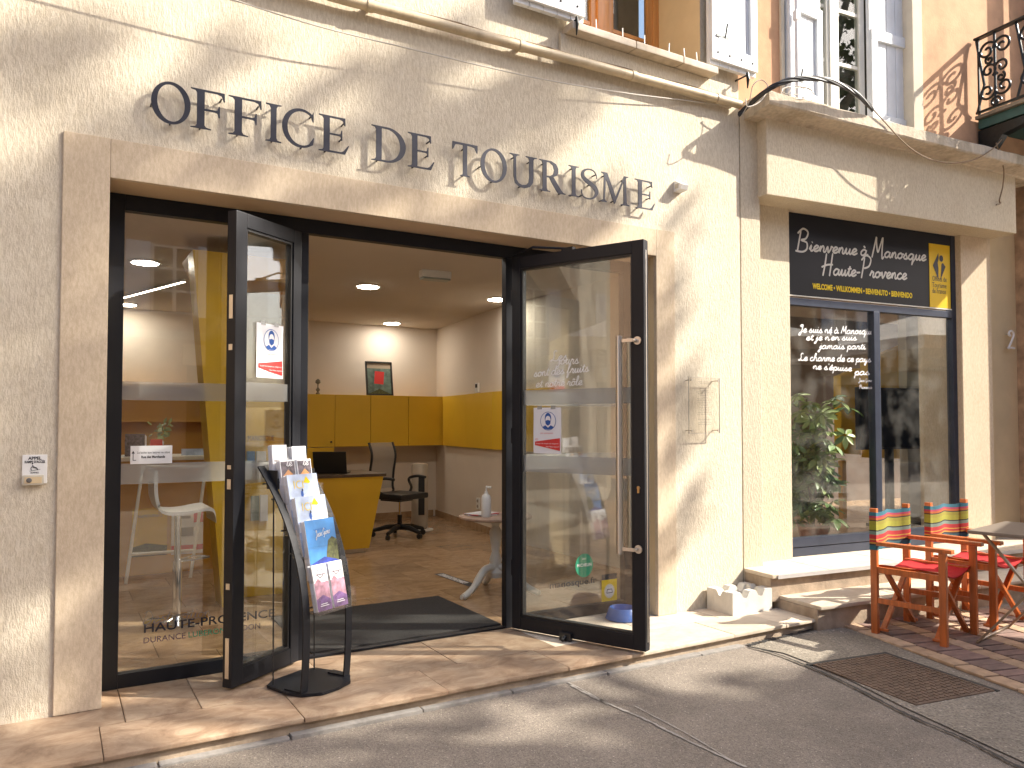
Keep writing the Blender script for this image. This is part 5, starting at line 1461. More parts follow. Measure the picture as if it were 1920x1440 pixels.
p = on_side(897, 727)
t = thing('thermostat', 'small white wall thermostat with a dark screen above the side cupboards', 'thermostat', p)
b = MB(); b.box(p.x - .03, p.x + .0, p.y - .04, p.y + .04, p.z - .06, p.z + .06, .006); b.build('body', X['white'], t); b = MB(); b.box(p.x - .033, p.x - .0301, p.y - .025, p.y + .025, p.z + .0, p.z + .045); b.build('screen', X['blackp'], t)
p = on_side(898, 944)
t = thing('wall_socket', 'double white wall socket low on the side wall of the office', 'socket', p)
b = MB(); b.box(p.x - .02, p.x, p.y - .04, p.y + .04, p.z - .07, p.z + .07, .005); b.build('plate', X['white'], t)
for dz in (.033, -.033):
    b = MB(); b.lathe([(.02, 0), (.02, .002)], 14, m=Matrix.Translation((p.x - .0202, p.y, p.z + dz)) @ Matrix.Rotation(RAD(-90), 4, 'Y')); b.build('socket_hole', X['mesh_grey'], t)
# tower heater
p = on_floor(787, 994)
t = thing('tower_heater', 'tall pale tower fan heater by the office back wall', 'heater', p)
b = MB(); b.lathe([(.17, 0), (.17, .012), (.12, .02)], 20, p); b.build('base', X['white'], t, smooth=True)
b = MB(); b.lathe([(.085, .02), (.105, .04), (.105, .80), (.09, .83), (.05, .835)], 20, p); b.build('body', mat('beige_plastic', (.42, .36, .29), .5), t, smooth=True)
b = MB(); e = (CAM - p); e.z = 0; e.normalize(); sd = Vector((-e.y, e.x, 0))
c = p + e * .1045 + sd * .02; b.beam(c + Vector((0, 0, .2)), c + Vector((0, 0, .68)), .075, .012, e); b.build('grille', X['blackp'], t)
# desk
yd = 3.55
tl_, tr2, br_, bl_ = P_y(560, 895, yd), P_y(719, 893, yd), P_y(692, 1034, yd), P_y(560, 1050, yd)
dk = thing('reception_desk', 'yellow reception desk with slanted end in the office', 'desk', (br_.x - .3, yd, 0))
x0 = br_.x - .85
b = MB(); b.prism([(x0, .045), (br_.x, .045), (tr2.x, tr2.z - .0), (x0 - .1, tr2.z - .0)], 1, yd, yd + .04); b.build('front_panel', X['yellow'], dk)
b = MB(); b.box(x0 + .02, br_.x - .03, yd + .02, yd + .06, 0, .044); b.build('plinth', X['steel'], dk)
b = MB(); b.box(x0 - .1, tr2.x + .03, yd - .005, yd + .75, tr2.z + .0005, tr2.z + .03, .003); b.build('desk_top', mat('walnut_top', (.10, .065, .04), .4, var=.2, vs=10), dk)
b = MB(); b.box(x0, x0 + .04, yd + .042, yd + .72, .0, tr2.z); b.build('side_panel', X['yellow'], dk)
zt_ = tr2.z + .031
lt = thing('laptop', 'open black laptop seen from behind on the yellow desk', 'laptop', (tr2.x - .45, yd + .3, zt_), RAD(-28))
b = MB(); b.box(-.17, .17, -.12, .12, 0, .018, .004); b.build('keyboard_base', X['blackp'], lt, local=True)
b = MB(); b.box(-.17, .17, -.006, .006, 0, .23, .004, m=Matrix.Translation((0, -.12, .012)) @ Matrix.Rotation(RAD(18), 4, 'X')); b.build('screen_lid', X['blackp'], lt, local=True)
# office chair
oc = thing('office_chair', 'black office chair with grey mesh back behind the yellow desk', 'chair', (3.52, 4.40, 0), RAD(205))
b = MB()
for k in range(5):
    a = 2 * math.pi * k / 5 + .3
    b.tube([(0, 0, .12), (.16 * math.cos(a), .16 * math.sin(a), .115), (.31 * math.cos(a), .31 * math.sin(a), .075)], [.035, .03, .022], 8)
b.build('star_base', X['blackp'], oc, local=True, smooth=True)
for k in range(5):
    a = 2 * math.pi * k / 5 + .3; cx, cy = .31 * math.cos(a), .31 * math.sin(a)
    b = MB(); b.lathe([(.01, -.02), (.03, -.018), (.03, .018), (.01, .02)], 12, m=Matrix.Translation((cx, cy, .032)) @ Matrix.Rotation(a, 4, 'Z') @ Matrix.Rotation(RAD(90), 4, 'X')); b.box(cx - .012, cx + .012, cy - .012, cy + .012, .035, .08); b.build('castor', X['blackp'], oc, local=True)
b = MB(); b.tube([(0, 0, .1), (0, 0, .26)], .028, 12); b.build('column_sleeve', X['blackp'], oc, local=True)
b = MB(); b.tube([(0, 0, .26), (0, 0, .44)], .015, 12); b.build('gas_lift', X['chrome'], oc, local=True)
b = MB(); b.box(-.24, .24, -.23, .24, .45, .52, .03); b.box(-.12, .12, -.2, .1, .42, .45, .01); b.build('seat', X['blackp'], oc, local=True, smooth=True)
bkp = catmull([(0, -.2, .47), (0, -.30, .55), (0, -.29, .75), (0, -.26, .95), (0, -.31, 1.1)], 6)
b = MB()
for sx in (-.2, .2): b.tube([Vector((sx * (1 if i > 4 else .4 + .12 * i), p.y, p.z)) for i, p in enumerate(bkp)], .016, 8)
b.build('back_frame', X['blackp'], oc, local=True, smooth=True)
b = MB(); vs, fs = [], []
for i, p in enumerate(bkp[6:]):
    for sx in (-.2, 0, .2): vs.append((sx, p.y - (.02 if sx == 0 else 0), p.z))
for i in range(len(bkp[6:]) - 1):
    for k in range(2): a = i * 3 + k; fs.append((a, a + 1, a + 4, a + 3))
b.add(vs, fs); b.build('mesh_back', veil_mat('see_through_mesh', (.36, .32, .28), .72), oc, local=True, smooth=True)
for sx in (-1, 1):
    b = MB(); b.tube(catmull([(sx * .22, -.05, .5), (sx * .29, -.08, .56), (sx * .29, -.12, .66), (sx * .28, .02, .70), (sx * .27, .16, .69)], 5), .017, 8); b.build('armrest', X['blackp'], oc, local=True, smooth=True)
# ceiling lights: lit discs
for (px, py), lb in (((272, 492), 'lit round downlight in the ceiling behind the side pane'), ((690, 537), 'lit round downlight over the yellow desk'), ((933, 561), 'lit round downlight beside the door post'), ((735, 606), 'lit round downlight nearest the office back wall')):
    p = on_floor(px, py, CZ - .004)
    t = thing('downlight', lb, 'ceiling light', (p.x, p.y, CZ), 0, 'round downlights in the office ceiling')
    b = MB(); b.lathe([(.125, -.003), (.125, -.009), (.105, -.011)], 28, (p.x, p.y, CZ)); b.build('rim', X['white'], t, smooth=True)
    b = MB(); b.lathe([(.104, -.0115), (.104, -.0135)], 28, (p.x, p.y, CZ)); b.build('diffuser', X['lamp'], t)
for q, lb in (((.65, .62), 'added unseen downlight just inside the fixed side pane'), ((2.3, .62), 'added unseen downlight just inside the open doors'), ((.7, 5.75), 'added unseen downlight above the back of the counter')):  # unseen lamps added to brighten the office, continuing the lit rows
    t = thing('downlight', lb, 'ceiling light', (q[0], q[1], CZ), 0, 'round downlights in the office ceiling')
    b = MB(); b.lathe([(.125, -.003), (.125, -.009), (.105, -.011)], 28, (q[0], q[1], CZ)); b.build('rim', X['white'], t, smooth=True)
    b = MB(); b.lathe([(.104, -.0115), (.104, -.0135)], 28, (q[0], q[1], CZ)); b.build('diffuser', X['lamp'], t)
a, c = on_floor(236, 557, CZ - .02), on_floor(345, 528, CZ - .02)
t = thing('strip_light', 'thin lit strip light on the ceiling behind the side pane', 'ceiling light', (a.x, a.y, CZ))
b = MB(); b.beam((a.x - .8, a.y + .8 * (a.y - c.y) / (c.x - a.x) * 1, CZ - .012), (c.x, c.y, CZ - .012), .04, .02); b.build('housing', X['white'], t)
b = MB(); b.beam((a.x - .8, a.y + .8 * (a.y - c.y) / (c.x - a.x), CZ - .0235), (c.x, c.y, CZ - .0235), .03, .002); b.build('diffuser', X['lamp_strip'], t)
p = on_floor(816, 500, 2.74)
t = thing('emergency_light', 'white emergency light box on the office ceiling', 'emergency light', (p.x, p.y, CZ), RAD(-4))
b = MB(); b.box(-.14, .14, -.045, .045, -.065, 0, .006); b.build('housing', X['white'], t, local=True); b = MB(); b.box(-.13, .13, -.05, .05, -.085, -.066, .006); b.build('diffuser', mat('cloudy_diffuser', (.30, .34, .32), .3), t, local=True)
# door mat, floor strip
t = MB().box(1.30, 2.56, .33, 1.30, .0, .013, .004).build('doormat', X['mat']); tag(t, 'large charcoal doormat just inside the open doors', 'doormat')
a, c = on_floor(822, 1075, .002), on_floor(908, 1105, .002)
e = (c - a).normalized(); nrm = Vector((-e.y, e.x, 0))
M5 = Matrix(((e.x, nrm.x, 0, a.x), (e.y, nrm.y, 0, a.y), (0, 0, 1, .0008), (0, 0, 0, 1)))
t = thing('floor_sticker', 'black and white floor sticker strip beyond the doormat', 'sticker', a)
b = MB(M5); b.quad((0, -.045, 0), (.62, -.045, 0), (.62, .045, 0), (0, .045, 0)); b.build('strip', X['black_print'], t)
b = MB(M5); b.quad((.04, -.03, .0006), (.5, -.03, .0006), (.5, .03, .0006), (.04, .03, .0006)); b.build('white_field', X['paper'], t)
me = None
cu = bpy.data.curves.new('t', 'FONT'); cu.body = 'ATTENDEZ ICI'; cu.size = .075
me = curve_mesh(cu); put_mesh(me, M5 @ Matrix.Translation((.05, -.026, .0012)), 'lettering', X['black_print'], t)
# turned pedestal table with hand gel
tc_ = Vector((3.02, 1.22, 0))
t = thing('pedestal_table', 'small round white table on a turned three footed pedestal', 'table', tc_)
b = MB(); b.lathe([(.05, .12), (.06, .16), (.035, .2), (.05, .26), (.03, .32), (.045, .42), (.05, .48), (.028, .52), (.05, .575), (.06, .58)], 18, tc_); b.build('pedestal', X['whiteframe'], t, smooth=True)
for k in range(3):
    a = RAD(195 + 120 * k); d_ = Vector((math.cos(a), math.sin(a), 0))
    b = MB(); b.tube(catmull([tc_ + Vector((0, 0, .2)) + d_ * .03, tc_ + d_ * .12 + Vector((0, 0, .19)), tc_ + d_ * .24 + Vector((0, 0, .07)), tc_ + d_ * .33 + Vector((0, 0, .022)), tc_ + d_ * .36 + Vector((0, 0, .02))], 5), [.03] * 9 + [.025] * 8 + [.018] * 4, 10); b.build('foot', X['whiteframe'], t, smooth=True)
b = MB(); b.lathe([(.27, .58), (.29, .59), (.29, .602), (.27, .61)], 32, tc_); b.build('table_top', mat('worn_pink_wood', (.40, .27, .20), .6, var=.3, vs=12), t, smooth=True)
gp = tc_ + Vector((-.14, -.1, .61))
t = thing('gel_bottle', 'white pump bottle of hand gel on the small round table', 'bottle', gp)
b = MB(); b.lathe([(.034, 0), (.038, .01), (.038, .14), (.032, .165), (.014, .18), (.014, .195)], 18, gp); b.build('bottle', X['white'], t, smooth=True)
b = MB(); b.tube([gp + Vector((0, 0, .195)), gp + Vector((0, 0, .23))], .006, 8); b.tube([gp + Vector((.0, 0, .232)), gp + Vector((.02, -.04, .228))], .009, 8); b.build('pump', X['white'], t)
t = thing('magazine', 'pink covered papers lying on the small round table', 'papers', tc_ + Vector((-.1, .08, .611)))
for k in range(4):
    b = MB(); b.box(-.13, .1, -.08, .09, .0035 * k, .0035 * k + .003, m=Matrix.Translation(tc_ + Vector((-.08, .06, .611))) @ Matrix.Rotation(RAD(15 * k - 20), 4, 'Z')); b.build('sheet', (X['paper'], lav, X['red_print'], X['paper'])[k], t)
ws = thing('wall_shelving', 'ochre wall shelving at the back of the office behind the counter', 'shelving', (0, YB - .2, 0))
b = MB(); b.box(-2.0, 1.75, YB - .06, YB - .002, 0, 1.78); b.build('back_panel', X['orange_lam'], ws)
for z in (.45, .9, 1.35, 1.76):
    b = MB(); b.box(-2.0, 1.75, YB - .32, YB - .0605, z, z + .03); b.build('shelf', X['orange_lam'], ws)
for x_ in (-1.98, -.75, .5, 1.72):
    b = MB(); b.box(x_, x_ + .03, YB - .315, YB - .0605, 0, 1.7595); b.build('upright', X['orange_lam'], ws)
# blue water bowl on the doorstep behind the wide door leaf
p = on_floor(1168, 1160)
t = thing('water_bowl', 'blue plastic water bowl on the doorstep behind the wide door', 'bowl', p)
b = MB(); b.lathe([(.115, 0), (.12, .006), (.095, .075), (.088, .08), (.082, .072), (.078, .02), (.0, .018)], 28, p); b.build('bowl', mat('blue_plastic', (.03, .12, .42), .25), t, smooth=True)
# yellow tower and slanted column behind the side pane
y1 = 2.05
tw_ = thing('display_tower', 'yellow display tower with brochure pockets and the town name', 'display', (1.5, y1, 0))
q = lambda px, py, y=y1: P_y(px, py, y)
b = MB(); b.prism([(q(418, 1130).x, 0), (q(556, 1130).x, 0), (q(556, 700).x, 1.62), (q(418, 700).x, 1.62)], 1, y1, y1 + .3); b.build('panel', X['yellow'], tw_)
b = MB(); b.prism([(q(405, 1120, y1 - .02).x, 0), (q(440, 1120, y1 - .02).x, 0), (q(440, 505, y1 - .02).x, CZ - .12), (q(352, 505, y1 - .02).x, CZ - .12)], 1, y1 - .26, y1 - .002); b.build('slanted_column', X['yellow'], tw_)
b = MB(); b.prism([(q(352, 505, y1).x, CZ - .119), (q(552, 505, y1).x, CZ - .119), (q(552, 505, y1).x, CZ - .3), (q(372, 505, y1).x, CZ - .3)], 1, y1 - .25, y1 + .3); b.build('canopy', X['orange_lam'], tw_)
pz = q(492, 826)
text('MANOSQUE', .055, frame((q(464, 828).x, y1 - .002, pz.z), (1, 0, 0), (0, -1, 0)), X['black_print'], parent=tw_, width=.2)
for px0, px1, ya_, yb_, mt in ((470, 484, 930, 975, grn), (487, 500, 928, 976, X['paper']), (462, 476, 846, 876, blue), (480, 497, 846, 876, X['paper'])):
    a, c = q(px0, ya_), q(px1, yb_)
    b = MB(); b.box(a.x, c.x, y1 - .03, y1 - .002, c.z, a.z); b.build('leaflet', mt, tw_)
# ochre counter with things on it
yc = 3.42
ct = thing('counter', 'ochre counter with a pale ledge behind the side pane', 'counter', (.3, yc, 0))
b = MB(); b.box(-1.6, P_y(388, 1000, yc).x + .1, yc, yc + .6, .0, 1.0); b.build('body', X['orange_lam'], ct)
b = MB(); b.box(-1.62, P_y(388, 1000, yc).x + .12, yc - .05, yc + .62, 1.0005, 1.035, .003); b.build('ledge', X['whiteframe'], ct)
for px0, px1, ya_, yb_, mt, nm in ((248, 313, 955, 1040, X['yellow_sign'], 'yellow poster with mirrored greeting on the ochre counter'), (322, 380, 957, 1036, X['paper'], 'white and red poster on the ochre counter')):
    a, c = P_y(px0, ya_, yc - .01), P_y(px1, yb_, yc - .01)
    t = thing('counter_poster', nm, 'poster', (a.x, yc - .01, c.z))
    b = MB(); b.box(a.x, c.x, yc - .008, yc - .002, c.z, a.z); b.build('sheet', mt, t)
    f = Flat(frame((a.x, yc - .0085, c.z), (1, 0, 0), (0, -1, 0)), t); ww, hh = c.x - a.x, a.z - c.z
    if mt is X['paper']:
        f.rect(.0, ww, hh * .08, hh * .2, X['red_print'], 1); f.rect(ww * .7, ww, hh * .7, hh, X['red_print'], 1); f.rect(ww * .3, ww * .7, hh * .4, hh * .6, X['grey_print'], 1); f.rect(ww * .1, ww * .6, hh * .8, hh * .86, X['grey_print'], 1)
    else:
        f.rect(0, ww, 0, hh * .2, hill, 1); f.poly([(0, hh * .2), (ww * .4, hh * .27), (ww, hh * .2)], hill, 1)
    f.done()
    if mt is not X['paper']:
        script('Bienvenue', .022, frame((a.x + ww * .85, yc - .011, c.z + hh * .82), (-1, 0, 0), (0, -1, 0)), X['grey_print'], parent=t, pen=.14, width=ww * .7)
for px, c_, w_, h_, lb in ((252, darkpic, .16, .2, 'dark photo cards propped on the counter ledge'), (292, X['red_print'], .1, .15, 'red card propped on the counter ledge'), (372, skyblue, .3, .06, 'low stack of pale papers on the counter ledge')):
    p = P_y(px, 860, yc + .15)
    t = thing('counter_papers', lb, 'papers', (p.x, yc + .15, 1.036))
    for k in range(3):
        b = MB(); b.box(p.x - w_ / 2 + .01 * k, p.x + w_ / 2 + .01 * k, yc + .12 + .03 * k, yc + .14 + .03 * k, 1.036, 1.036 + h_ - .01 * k); b.build('card', c_ if k == 0 else X['paper'], t)
def leafy(t, base, n, r, h, mt, size):
    for k in range(n):
        a, rr = random.uniform(0, 6.28), random.uniform(.1, 1) * r
        p = base + Vector((rr * math.cos(a), rr * math.sin(a), random.uniform(.3, 1) * h)); d_ = Vector((random.uniform(-1, 1), random.uniform(-1, 1), random.uniform(-.2, 1))).normalized() * size
        s_ = d_.orthogonal().normalized() * size * .35
        b = MB(); b.add([p, p + d_ * .5 + s_, p + d_, p + d_ * .5 - s_], [(0, 1, 2, 3)]); b.build('leaf', mt, t)
p = P_y(305, 850, yc + .2)
t = thing('flower_pot', 'small potted flowers on the counter ledge', 'plant', (p.x, yc + .2, 1.036))
b = MB(); b.lathe([(.05, 0), (.07, .1), (.06, .1)], 14, (p.x, yc + .2, 1.036)); b.build('pot', X['terracotta'], t); leafy(t, Vector((p.x, yc + .2, 1.13)), 26, .11, .2, X['leaf2'], .07)
# white framed easel in front of the counter
eb = thing('easel_frame', 'white framed easel leaning in front of the ochre counter', 'easel', on_floor(300, 1085))
ye = 3.0
A, B_, C_, D2 = P_y(268, 874, ye + .25), P_y(386, 876, ye + .25), P_y(236, 1086, ye), P_y(357, 1083, ye)
C_.z = D2.z = .012
b = MB()
b.tube([A, C_], .014, 8); b.tube([B_, D2], .014, 8); b.tube([A, B_], .014, 8); b.tube([A.lerp(C_, .76), B_.lerp(D2, .76)], .014, 8); b.build('frame', X['white'], eb)
# bar stool
sp_ = on_floor(331, 1163)
bsx = thing('bar_stool', 'bar stool with curved white seat and chrome column', 'stool', sp_)
b = MB(); b.lathe([(.20, 0), (.2, .006), (.06, .018), (.03, .03)], 32, sp_); b.build('base', X['chrome'], bsx, smooth=True)
b = MB(); b.tube([sp_ + Vector((0, 0, .03)), sp_ + Vector((0, 0, .40))], .03, 14); b.tube([sp_ + Vector((0, 0, .40)), sp_ + Vector((0, 0, .72))], .022, 14); b.build('column', X['chrome'], bsx, smooth=True)
b = MB(); b.tube([sp_ + Vector((.0, 0, .40)), sp_ + Vector((.1, -.06, .41)), sp_ + Vector((.2, .0, .41)), sp_ + Vector((.1, .09, .41)), sp_ + Vector((0, 0, .40))], .009, 8); b.build('foot_ring', X['chrome'], bsx, smooth=True)
b = MB(); vs, fs = [], []
pr = catmull([(-.17, 0, 1.02), (-.165, 0, .85), (-.12, 0, .745), (0, 0, .725), (.15, 0, .745), (.2, 0, .73), (.215, 0, .66)], 5)
for i, p in enumerate(pr):
    for yy in (-.19, .19):
        for dz in (0, .022): vs.append(sp_ + Vector((p.x, yy, p.z)) + Vector((dz * (1 if i < 8 else 0), 0, dz if i >= 8 else 0)))
for i in range(len(pr) - 1):
    o = 4 * i
    fs += [(o, o + 4, o + 6, o + 2), (o + 1, o + 3, o + 7, o + 5), (o, o + 1, o + 5, o + 4), (o + 2, o + 6, o + 7, o + 3)]
b.add(vs, fs); b.build('seat', X['white'], bsx, smooth=True)

# ---------------------------------------------------------------- behind the shop window
FLZ = .27
b = RB(); b.box(.30, 6.0, SY + .07, 3.2, FLZ - .05, FLZ); tag(b.build('shop_floor', X['floor_tile']), kind='structure')
b = RB(); b.box(.30, 6.0, SY + .07, 3.2, 2.75, 2.85); tag(b.build('shop_ceiling', X['room_ceiling']), kind='structure')
b = RB(); b.box(.30, 6.0, 3.2, 3.3, FLZ, 2.75); tag(b.build('shop_back_wall', mat('brown_back_wall', (.16, .12, .10), .8, var=.3, vs=2)), kind='structure')
b = RB(); b.box(.24, .30, SY + .62, 3.2, FLZ, 2.75); b.box(.24, .64, SY + .40, SY + .62, FLZ, 2.75); tag(b.build('shop_side_wall', X['room_wall']), kind='structure')
S_ = lambda px, py, o: on_front(px, py, -o)
o1 = 1.25
a, c = S_(1700, 700, o1), S_(1815, 700, o1)
b = RB(); b.box(a.x, c.x + 1.6, o1, o1 + .1, FLZ, 2.75); tag(b.build('shop_partition', mat('beige_partition', (.44, .40, .32), .85, var=.05, vs=2)), kind='structure')
b = RB(); b.box(c.x + 1.3, c.x + 1.36, SY + .08, o1, FLZ, 2.75); tag(b.build('shop_end_wall', X['room_wall']), kind='structure')
o2 = 1.75
a, c = S_(1576, 700, o2), S_(1704, 700, o2)
yp = thing('yellow_screen', 'yellow folded screen standing behind the dark television', 'screen', RMAT @ Vector(((a.x + c.x) / 2, o2, FLZ)))
z0_, z1_ = S_(1580, 850, o2).z, S_(1700, 640, o2).z
b = RB(); b.prism([(a.x, z0_), (S_(1612, 700, o2).x, z0_ - .02), (S_(1612, 700, o2).x, S_(1612, 690, o2).z), (a.x, S_(1578, 705, o2).z)], 1, o2, o2 + .1); b.build('side_leaf', X['yellow'], yp)
b = RB(); b.prism([(S_(1613, 700, o2).x, z0_ - .05), (c.x, z0_ - .08), (c.x, z1_), (S_(1613, 700, o2).x, z1_ - .25)], 1, o2 - .1, o2 - .0); b.build('front_leaf', X['yellow'], yp)
for sx in (a.x + .05, c.x - .05):
    b = RB(); b.box(sx - .03, sx + .03, o2 + .01, o2 + .07, FLZ, z0_ - .0805); b.build('leg', X['orange_lam'], yp)
o3 = 1.12
a, c = S_(1610, 742, o3), S_(1742, 834, o3)
tv = thing('television', 'large dark flat television behind the shop window', 'television', RMAT @ Vector(((a.x + c.x) / 2, o3, FLZ)))
b = RB(); b.box(a.x, c.x, o3, o3 + .05, c.z - .04, a.z + .09, .006); b.build('casing', X['blackp'], tv)
b = RB(); b.box(a.x + .02, c.x - .015, o3 - .002, o3 - .0002, c.z - .02, a.z + .075); b.build('screen', X['tv'], tv)
b = RB(); b.box((a.x + c.x) / 2 - .04, (a.x + c.x) / 2 + .04, o3 + .051, o3 + .1, FLZ, a.z); b.box((a.x + c.x) / 2 - .3, (a.x + c.x) / 2 + .3, o3 - .1, o3 + .12, FLZ, FLZ + .03); b.build('stand', X['blackp'], tv)
for (qs, qy), lb in (((1.5, 1.0), 'added unseen downlight above the dark television'), ((1.2, 2.4), 'added unseen downlight at the back of the shop window room')):  # unseen lamps added to light the dark room behind the shop window
    q = RMAT @ Vector((qs, qy, 2.75))
    t = thing('downlight', lb, 'ceiling light', q, 0, 'added unseen downlights in the shop window room')
    b = MB(); b.lathe([(.125, -.003), (.125, -.009), (.105, -.011)], 28, q); b.build('rim', X['white'], t, smooth=True)
    b = MB(); b.lathe([(.104, -.0115), (.104, -.0135)], 28, q); b.build('diffuser', X['lamp'], t)
# pale round-topped chair back at the left of the window room
a, c = S_(1486, 775, 2.3), S_(1518, 740, 2.3)
t = thing('display_board', 'pale round topped board behind the potted plant', 'board', RMAT @ Vector((a.x, 2.3, FLZ)))
pts = [(a.x - .1, FLZ), (c.x, FLZ), (c.x, a.z)] + [((a.x - .1 + c.x) / 2 + (c.x - a.x + .1) / 2 * math.cos(RAD(q)), a.z + .22 * math.sin(RAD(q))) for q in range(10, 180, 14)] + [(a.x - .1, a.z)]
b = RB(); b.prism(pts, 1, 2.3, 2.33); b.build('board', mat('grey_cream_panel', (.36, .32, .25), .8), t)

# umbrella plant: stems, every palmate leaf its own piece
pc_ = RMAT @ Vector((S_(1524, 900, .5).x, .5, FLZ))
pl = thing('potted_plant', 'tall leafy umbrella plant in the shop window', 'plant', pc_)
b = MB(); b.lathe([(.10, 0), (.13, .16), (.14, .17), (.12, .17)], 18, pc_); b.build('pot', X['terracotta'], pl, smooth=True)
b = MB(); b.lathe([(.115, .165), (.02, .17)], 14, pc_); b.build('soil', X['bark'], pl)
leafmesh = []
for v in range(3):
    bb = MB(); nl = 7
    for k in range(nl):
        a = 2 * math.pi * k / nl + random.uniform(-.15, .15); L_ = random.uniform(.095, .135); w_ = L_ * .2
        d_ = Vector((math.cos(a), math.sin(a), 0)); s_ = Vector((-d_.y, d_.x, 0))
        pts = []
        for q, (t_, ww) in enumerate(((.12, .15), (.35, .8), (.6, 1.0), (.82, .7), (1.0, .03))):
            cpt = d_ * (L_ * t_) + Vector((0, 0, -.42 * L_ * t_ * t_))
            pts += [cpt + s_ * w_ * ww, cpt + Vector((0, 0, -.006)), cpt - s_ * w_ * ww]
        fs = []
        for q in range(4): fs += [(3 * q, 3 * q + 3, 3 * q + 4, 3 * q + 1), (3 * q + 1, 3 * q + 4, 3 * q + 5, 3 * q + 2)]
        bb.add(pts, fs)
    me = bpy.data.meshes.new('leaf'); me.from_pydata([tuple(x) for x in bb.v], [], bb.f); me.update()
    me.polygons.foreach_set("use_smooth", [True] * len(me.polygons))
    leafmesh.append(me)
lm = []
for me in leafmesh:
    for mt in (X['leaf'], X['leaf2']):
        m2 = me.copy(); m2.materials.append(mt); lm.append(m2)
random.seed(21)
b = MB(); tips = []
for k in range(9):
    a = random.uniform(0, 6.28); r1 = random.uniform(.05, .2); hh = random.uniform(.7, 1.3)
    q = [pc_ + Vector((0, 0, .15)), pc_ + Vector((r1 * .3 * math.cos(a), r1 * .3 * math.sin(a), hh * .5)), pc_ + Vector((r1 * math.cos(a), r1 * math.sin(a), hh))]
    c_ = catmull(q, 8); b.tube(c_, .008, 6)
    for i in range(3, len(c_)):
        tips.append(c_[i])
b.build('stem', X['stem'], pl)
for k in range(130):
    tip = random.choice(tips)
    a = random.uniform(0, 6.28); L_ = random.uniform(.06, .19)
    p = tip + Vector((math.cos(a) * L_, math.sin(a) * L_, random.uniform(-.03, .08)))
    o = bpy.data.objects.new('leaf', random.choice(lm[::2] if random.random() < .72 else lm[1::2]))
    o.location = p - pc_; o.rotation_euler = (random.uniform(-.5, .5) + .5 * math.sin(a), random.uniform(-.5, .5) - .5 * math.cos(a) * -1, random.uniform(0, 6.28)); s_ = random.uniform(.8, 1.25); o.scale = (s_, s_, s_)
    COL.objects.link(o); o.parent = pl

# ---------------------------------------------------------------- across the street (seen in the panes)
def far_house(x0, x1, y, h, mt, label, cols, rows, bays):
    t = thing('far_house', label, 'building', ((x0 + x1) / 2, y, ZS))
    b = MB(); b.box(x0, x1, y - 6, y, ZS, h); b.build('wall', mt, t)
    b = MB(); b.box(x0 - .2, x1 + .2, y - 6.2, y + .35, h + .002, h + .25); b.build('eaves', X['terracotta'], t)
    b = MB(); b.box(x0, x1, y + .001, y + .1, 3.3, 3.5); b.build('string_course', X['opp_wall2'], t)
    for cx in cols:
        for cz_ in rows:
            b = MB(); b.box(cx - .5, cx + .5, y + .002, y + .05, cz_ - .8, cz_ + .8); f_ = b.build('window', X['whiteframe'], t)
            for sx in (-.24, .24):
                for dz in (-.52, 0, .52):
                    b = MB(); b.box(cx + sx - .2, cx + sx + .2, y + .0505, y + .055, cz_ + dz - .23, cz_ + dz + .23); b.build('pane', X['tv'], f_)
            for sx in (-1, 1):
                b = MB(); b.box(cx + sx * .78 - .26, cx + sx * .78 + .26, y + .003, y + .05, cz_ - .85, cz_ + .85); b.build('shutter', X['shutter'], t)
    for cx, w in bays:
        b = MB(); b.box(cx - w / 2, cx + w / 2, y + .003, y + .06, ZS, 2.7); b.build('shop_bay', X['navy'], t)
        b = MB(); b.box(cx - w / 2 - .1, cx + w / 2 + .1, y + .0035, y + .09, 2.71, 3.2); b.build('fascia', X['cream_paint'], t)
    return t
far_house(-16, -3.2, -15.0, 9.5, X['opp_wall2'], 'cream house across the street with closed shop bays', (-14, -11, -8, -5), (4.9, 7.6), ((-12.5, 3), (-7, 3.4)))
far_house(-3.1, 7.4, -15.0, 10.2, X['opp_wall'], 'pink house across the street facing the office', (-1.4, 2.4, 5.6), (4.7, 7.7), ((-.6, 3.2), (4.4, 3.4)))
far_house(7.5, 19, -16.0, 9.0, X['opp_wall2'], 'cream house across the street facing the shop window', (9.5, 13, 16.5), (4.8, 7.4), ((11, 4), (17, 3)))
far_house(19.1, 44, -17.0, 10.5, X['opp_wall'], 'long pink house at the far side of the square', (21, 24.5, 28, 31.5), (4.8, 7.6), ((22.5, 4), (29, 4)))

def parasol(x, y, h, r, rz, label):
    t = thing('parasol', label, 'parasol', (x, y, ZS), rz, 'white parasols on the square')
    b = MB(); b.tube([(0, 0, 0), (0, 0, h + .55)], .024, 10); b.build('pole', X['whiteframe'], t, local=True)
    b = MB(); b.box(-.3, .3, -.3, .3, 0, .08, .01); b.build('base', X['mortar'], t, local=True)
    b = MB(); cs = [(-r, -r), (r, -r), (r, r), (-r, r)]
    vs = [(0, 0, h + .5)] + [(x_, y_, h) for x_, y_ in cs] + [(x_, y_, h - .16) for x_, y_ in cs]; fs = []
    for k in range(4): fs += [(0, 1 + k, 1 + (k + 1) % 4), (1 + k, 5 + k, 5 + (k + 1) % 4, 1 + (k + 1) % 4)]
    b.add(vs, fs); b.build('canopy', X['parasol'], t, local=True)
    for x_, y_ in cs:
        b = MB(); b.tube([(0, 0, h - .25), (x_ * .5, y_ * .5, h + .2)], .01, 6); b.tube([(0, 0, h + .47), (x_ * .98, y_ * .98, h - .01)], .01, 6); b.build('rib', X['whiteframe'], t, local=True)
    return t
far_house(-26, -12.5, .6, 11.5, X['opp_wall'], 'tall pink house closing the street end', (-24, -20.5, -17), (4.9, 7.4), ((-19, 4),))
